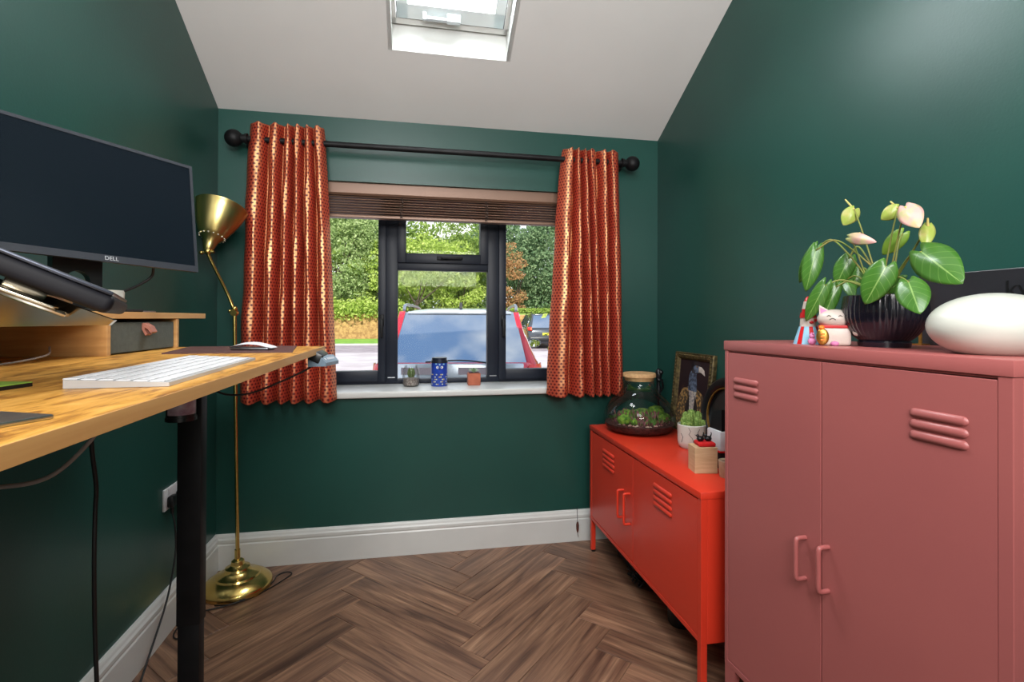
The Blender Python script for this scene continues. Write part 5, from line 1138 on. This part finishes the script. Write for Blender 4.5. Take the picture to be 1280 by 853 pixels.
# ------------------------------------------------------------------ cars
def smoothstep(a, b, x): t = max(0, min(1, (x - a) / (b - a))); return t * t * (3 - 2 * t)
def car(root_label, paint, glassm, M, L_=4.2, Wd=1.85, Hh=1.5, suv=False, roofm=None):
    """local: x across, y from tail (0) forward, z up from ground"""
    r = thing('car', root_label, 'car', tuple(M @ Vector((0, L_ / 2, 0))))
    hw = Wd / 2; sh_ = .93 if not suv else 1.02     # shoulder height
    # lower body loft
    def ringlow(y, w_, z0, z1, tuck):
        return [(-w_ * .9, z0), (-w_, z0 + .16), (-w_ * 1.0, (z0 + z1) / 2), (-w_ * .985, z1 - .1), (-w_ * tuck, z1), (w_ * tuck, z1), (w_ * .985, z1 - .1), (w_ * 1.0, (z0 + z1) / 2), (w_, z0 + .16), (w_ * .9, z0)]
    st = [(0.0, hw * .86, .32, .80, .80), (.06, hw * .93, .25, .90, .82), (.22, hw * .985, .2, sh_, .86), (.8, hw, .18, sh_, .9), (2.2, hw, .18, sh_ - .01, .9), (3.1, hw * .99, .18, sh_ - .02, .88), (L_ - .35, hw * .95, .2, .84, .84), (L_ - .08, hw * .84, .25, .72, .8), (L_, hw * .75, .32, .6, .8)]
    bm = NB(); R = []
    for y, w_, z0, z1, tk in st: R.append([bm.verts.new(M @ Vector((x, y, z))) for x, z in ringlow(y, w_, z0, z1, tk)])
    for A, B in zip(R, R[1:]):
        for i in range(10): bm.faces.new((A[i], A[(i + 1) % 10], B[(i + 1) % 10], B[i]))
    bm.faces.new(R[0]); bm.faces.new(R[-1]); bmesh.ops.subdivide_edges(bm, edges=bm.edges, cuts=1, smooth=.6); obj('body', bm, paint, r, smooth=True, angle=60)
    # greenhouse: roof + pillars
    rt = Hh; y_r0, y_r1, y_w0, y_w1 = (.52, 2.25, .10, 3.0)
    wr = hw * .69; wb_ = hw * .92
    roof = [(-wr, y_r0, rt - .035), (wr, y_r0, rt - .035), (wr * 1.02, 1.3, rt), (wr, y_r1, rt - .04), (-wr, y_r1, rt - .04), (-wr * 1.02, 1.3, rt)]
    bm = NB(); N = 10; rows = []
    for i in range(N + 1):
        t = i / N; y = y_r0 - .08 + (y_r1 - y_r0 + .08) * t; row = []
        for j in range(N + 1):
            s = -1 + 2 * j / N; z = rt - .05 * (s ** 4) - .055 * abs(2 * t - .9) ** 2.2
            row.append(bm.verts.new(M @ Vector((s * wr * 1.06, y, z))))
        rows.append(row)
    for i in range(N):
        for j in range(N): bm.faces.new((rows[i][j], rows[i][j + 1], rows[i + 1][j + 1], rows[i + 1][j]))
    ro = obj('roof', bm, roofm or paint, r, smooth=True, angle=180); md = ro.modifiers.new('t', 'SOLIDIFY'); md.thickness = .02
    def panel(nm, pts, m_, th=.012):
        bm = NB(); vs = [bm.verts.new(M @ Vector(p)) for p in pts]; f = bm.faces.new(vs); bmesh.ops.recalc_face_normals(bm, faces=bm.faces); o = obj(nm, bm, m_, r); q = o.modifiers.new('t', 'SOLIDIFY'); q.thickness = th; return o
    zr = rt - .075; sb = sh_ - .04
    rw = panel('rear_window', [(-wb_ * .86, y_w0 + .02, sb - .02), (wb_ * .86, y_w0 + .02, sb - .02), (wr * .96, y_r0 - .10, zr), (-wr * .96, y_r0 - .10, zr)], glassm, .006)
    panel('windscreen', [(-wb_ * .9, y_w1, sb), (wb_ * .9, y_w1, sb), (wr, y_r1, zr), (-wr, y_r1, zr)], glassm, .006)
    for s in (-1, 1):
        bm = NB()   # quarter pillar: curved painted shoulder beside the rear window
        rowsP = []
        for i in range(9):
            t = i / 8; z = (sb - .10) + (rt - .06 - (sb - .10)) * t; e_ = t ** .85
            xi = wb_ * .86 + (wr * .94 - wb_ * .86) * t; xo = hw * .99 + (wr * 1.05 - hw * .99) * (1 - (1 - t) ** 1.35)
            yi = y_w0 + .0 + (y_r0 - .11 - y_w0) * t; yo = .22 + (.95 - .22) * t
            rowsP.append([bm.verts.new(M @ Vector((s * x, y, zz))) for x, y, zz in ((xi, yi, z), (xi * .5 + xo * .5 + .02, yi + .01, z), (xo, yi + .12, z), (xo, yo + .3, z))])
        for A, B in zip(rowsP, rowsP[1:]):
            for i in range(3): bm.faces.new((A[i], A[i + 1], B[i + 1], B[i]))
        o = obj('rear_pillar', bm, paint, r, smooth=True, angle=60); q = o.modifiers.new('t', 'SOLIDIFY'); q.thickness = .015
        panel('side_window', [(s * wb_ * 1.01, .95, sb + .04), (s * wb_ * 1.01, y_w1 - .45, sb + .04), (s * wr * 1.06, y_r1 - .1, zr), (s * wr * 1.06, 1.1, zr)], glassm, .006)
        bm = NB(); tube(bm, [M @ Vector((s * wb_, y_w1, sb)), M @ Vector((s * wr * 1.02, y_r1, zr + .01))], .03, 8, smooth=1); obj('front_pillar', bm, paint, r)
        # tail lamp wrapping the corner
        bm = NB(); tl = []
        for a in range(6):
            t = a / 5; x = hw * (.80 + .17 * math.sin(t * PI / 2)); y = .015 + .24 * (1 - math.cos(t * PI / 2)) - .02
            tl.append([bm.verts.new(M @ Vector((s * x, y + dy, z))) for z, dy in ((sh_ - .19, 0), (sh_ - .12, -.015), (sh_ - .03, .03 + .02))])
        for A, B in zip(tl, tl[1:]):
            for i in range(2): bm.faces.new((A[i], A[i + 1], B[i + 1], B[i]))
        o = obj('tail_lamp', bm, mat('tail_lamp_red', S(214, 40, 36), .15, col2=S(240, 110, 60), scale=9, lo=.5, hi=.6), r, smooth=True, angle=60); q = o.modifiers.new('t', 'SOLIDIFY'); q.thickness = .02
        # mirrors
        bm = NB(); ball(bm, (0, 0, 0), 1, (.12, .07, .075), 20, 12); 
        for v in bm.verts: v.co = M @ (v.co + Vector((s * (hw + .13), 2.55, sh_ + .08)))
        mi = obj('wing_mirror', bm, BLACKP, r, smooth=True)
        bm = NB(); n = 20; vs = [bm.verts.new(M @ Vector((s * (hw + .13) + .10 * math.cos(2 * PI * i / n), 2.479, sh_ + .08 + .058 * math.sin(2 * PI * i / n)))) for i in range(n)]; bm.faces.new(vs); obj('mirror_glass', bm, mat('mirror', (.9, .9, .9, 1), .03, 1, col2=(.88, .88, .88, 1)), mi)
        bm = NB(); tube(bm, [M @ Vector((s * (hw - .06), 2.58, sh_ + .0)), M @ Vector((s * (hw + .04), 2.56, sh_ + .05))], .025, 8, smooth=1); obj('mirror_arm', bm, BLACKP, mi)
        # roof rail and wheels
        bm = NB(); tube(bm, [M @ Vector((s * wr * 1.0, .55, rt - .04)), M @ Vector((s * wr * 1.0, .68, rt + .025)), M @ Vector((s * wr, 1.4, rt + .03)), M @ Vector((s * wr, 2.1, rt + .01)), M @ Vector((s * wr, 2.25, rt - .05))], .018, 8); obj('roof_rail', bm, STEEL if not suv else BLACKP, r, smooth=True)
        for y in (.75, L_ - .85):
            bm = NB(); Mw = M @ Matrix.Translation((s * (hw - .1), y, .32)) @ Matrix.Rotation(PI / 2, 4, 'Y'); lathe(bm, [(0, -.11), (.24, -.11), (.31, -.09), (.325, -.05), (.325, .05), (.31, .09), (.24, .11), (0, .11)], n=32, M=Mw); wh = obj('wheel', bm, mat('tyre', S(24, 24, 26), .8, col2=S(30, 30, 32)), r, smooth=True)
            bm = NB(); lathe(bm, [(0, -.118), (.06, -.122), (.2, -.112), (.215, -.1)], n=20, M=Mw); lathe(bm, [(0, .118), (.06, .122), (.2, .112), (.215, .1)], n=20, M=Mw); obj('hub_cap', bm, STEEL, wh, smooth=True)
    # number plate, bumper, antenna, boot line
    bm = NB(); box(bm, (-.26, -.03, .62), (.26, -.012, .73), .003, M=M); obj('number_plate', bm, mat('plate_yellow', S(226, 200, 60), .4, col2=S(220, 192, 54)), r)
    bm = NB(); box(bm, (-hw * .9, -.05, .33), (hw * .9, .12, .52), .03, M=M); obj('bumper', bm, BLACKP if suv else paint, r, smooth=True)
    bm = NB(); prism(bm, [(.62, rt - .015), (.84, rt - .012), (.70, rt + .055), (.66, rt + .058)], 0, -.016, .016, M=M); obj('fin_antenna', bm, paint if suv else BLACKP, r)
    bm = NB(); box(bm, (-wr * .9, y_r0 - .13, rt - .082), (wr * .9, y_r0 + .03, rt - .055), .008, M=M); obj('spoiler', bm, roofm or paint, r, smooth=True)
    return r
CARRED = mat('car_red', S(196, 28, 46), .12, .1, col2=S(190, 26, 44), scale=2, coat=.8)
CARGREY = mat('car_grey', S(74, 78, 84), .2, .5, col2=S(70, 74, 80), scale=2, coat=.6)
CGL = mat('car_glass', S(168, 176, 186), .03, .85, col2=S(164, 172, 182), scale=2)
SILV = mat('roof_silver', S(188, 196, 206), .2, .5, col2=S(180, 188, 198), scale=2, coat=.6)
th = math.radians(-7)
Mcar = Matrix.Translation((1.46, 2.55, GZ)) @ Matrix.Rotation(th, 4, 'Z')
rc_ = car('red hatchback with a silver roof parked close outside the window', CARRED, CGL, Mcar, roofm=SILV, Hh=1.53, Wd=1.9)
Mc2 = Matrix.Translation((7.08, 20.0, GZ)) @ Matrix.Rotation(math.radians(-3), 4, 'Z')
car('dark grey estate car parked further off, seen in the right pane', CARGREY, CGL, Mc2, L_=4.6, Wd=1.9, Hh=1.64, suv=True)
# parcel shelf and stickers seen through / on the near rear window are part of that car
bm = NB(); box(bm, (-.70, -.02, .50), (.70, .03, .915), .012, M=Mcar); obj('tailgate', bm, SILV, rc_, smooth=True)
bm = NB(); box(bm, (-.60, -.028, .80), (-.18, -.018, .875), .003, M=Mcar); box(bm, (.0, -.028, .80), (.42, -.018, .875), .003, M=Mcar); obj('tailgate_trim', bm, mat('trim_grey', S(140, 130, 136), .5, col2=S(132, 122, 128)), rc_)
bm = NB(); tube(bm, [Mcar @ Vector((-.35, .02, .93)), Mcar @ Vector((.02, -.01, .95)), Mcar @ Vector((.3, -.01, .925))], .008, 8); obj('rear_wiper', bm, BLACKP, rc_, smooth=True)
for o in scene.objects:
    if o.parent is None and o.get('category') == 'tree': o['group'] = 'trees beyond the garden wall'
    if o.get('category') == 'car': o['group'] = 'cars parked outside'
    if o.get('category') == 'curtain': o['group'] = 'curtains on the black pole'
    if o.get('category') == 'monitor': o['group'] = 'monitors on the desk shelf'
    if o.name.startswith('bird_figure'): o['group'] = 'black birds on the red cushion'
    if o.name.startswith('locker_cabinet'): o['group'] = 'metal locker cabinets by the right wall'
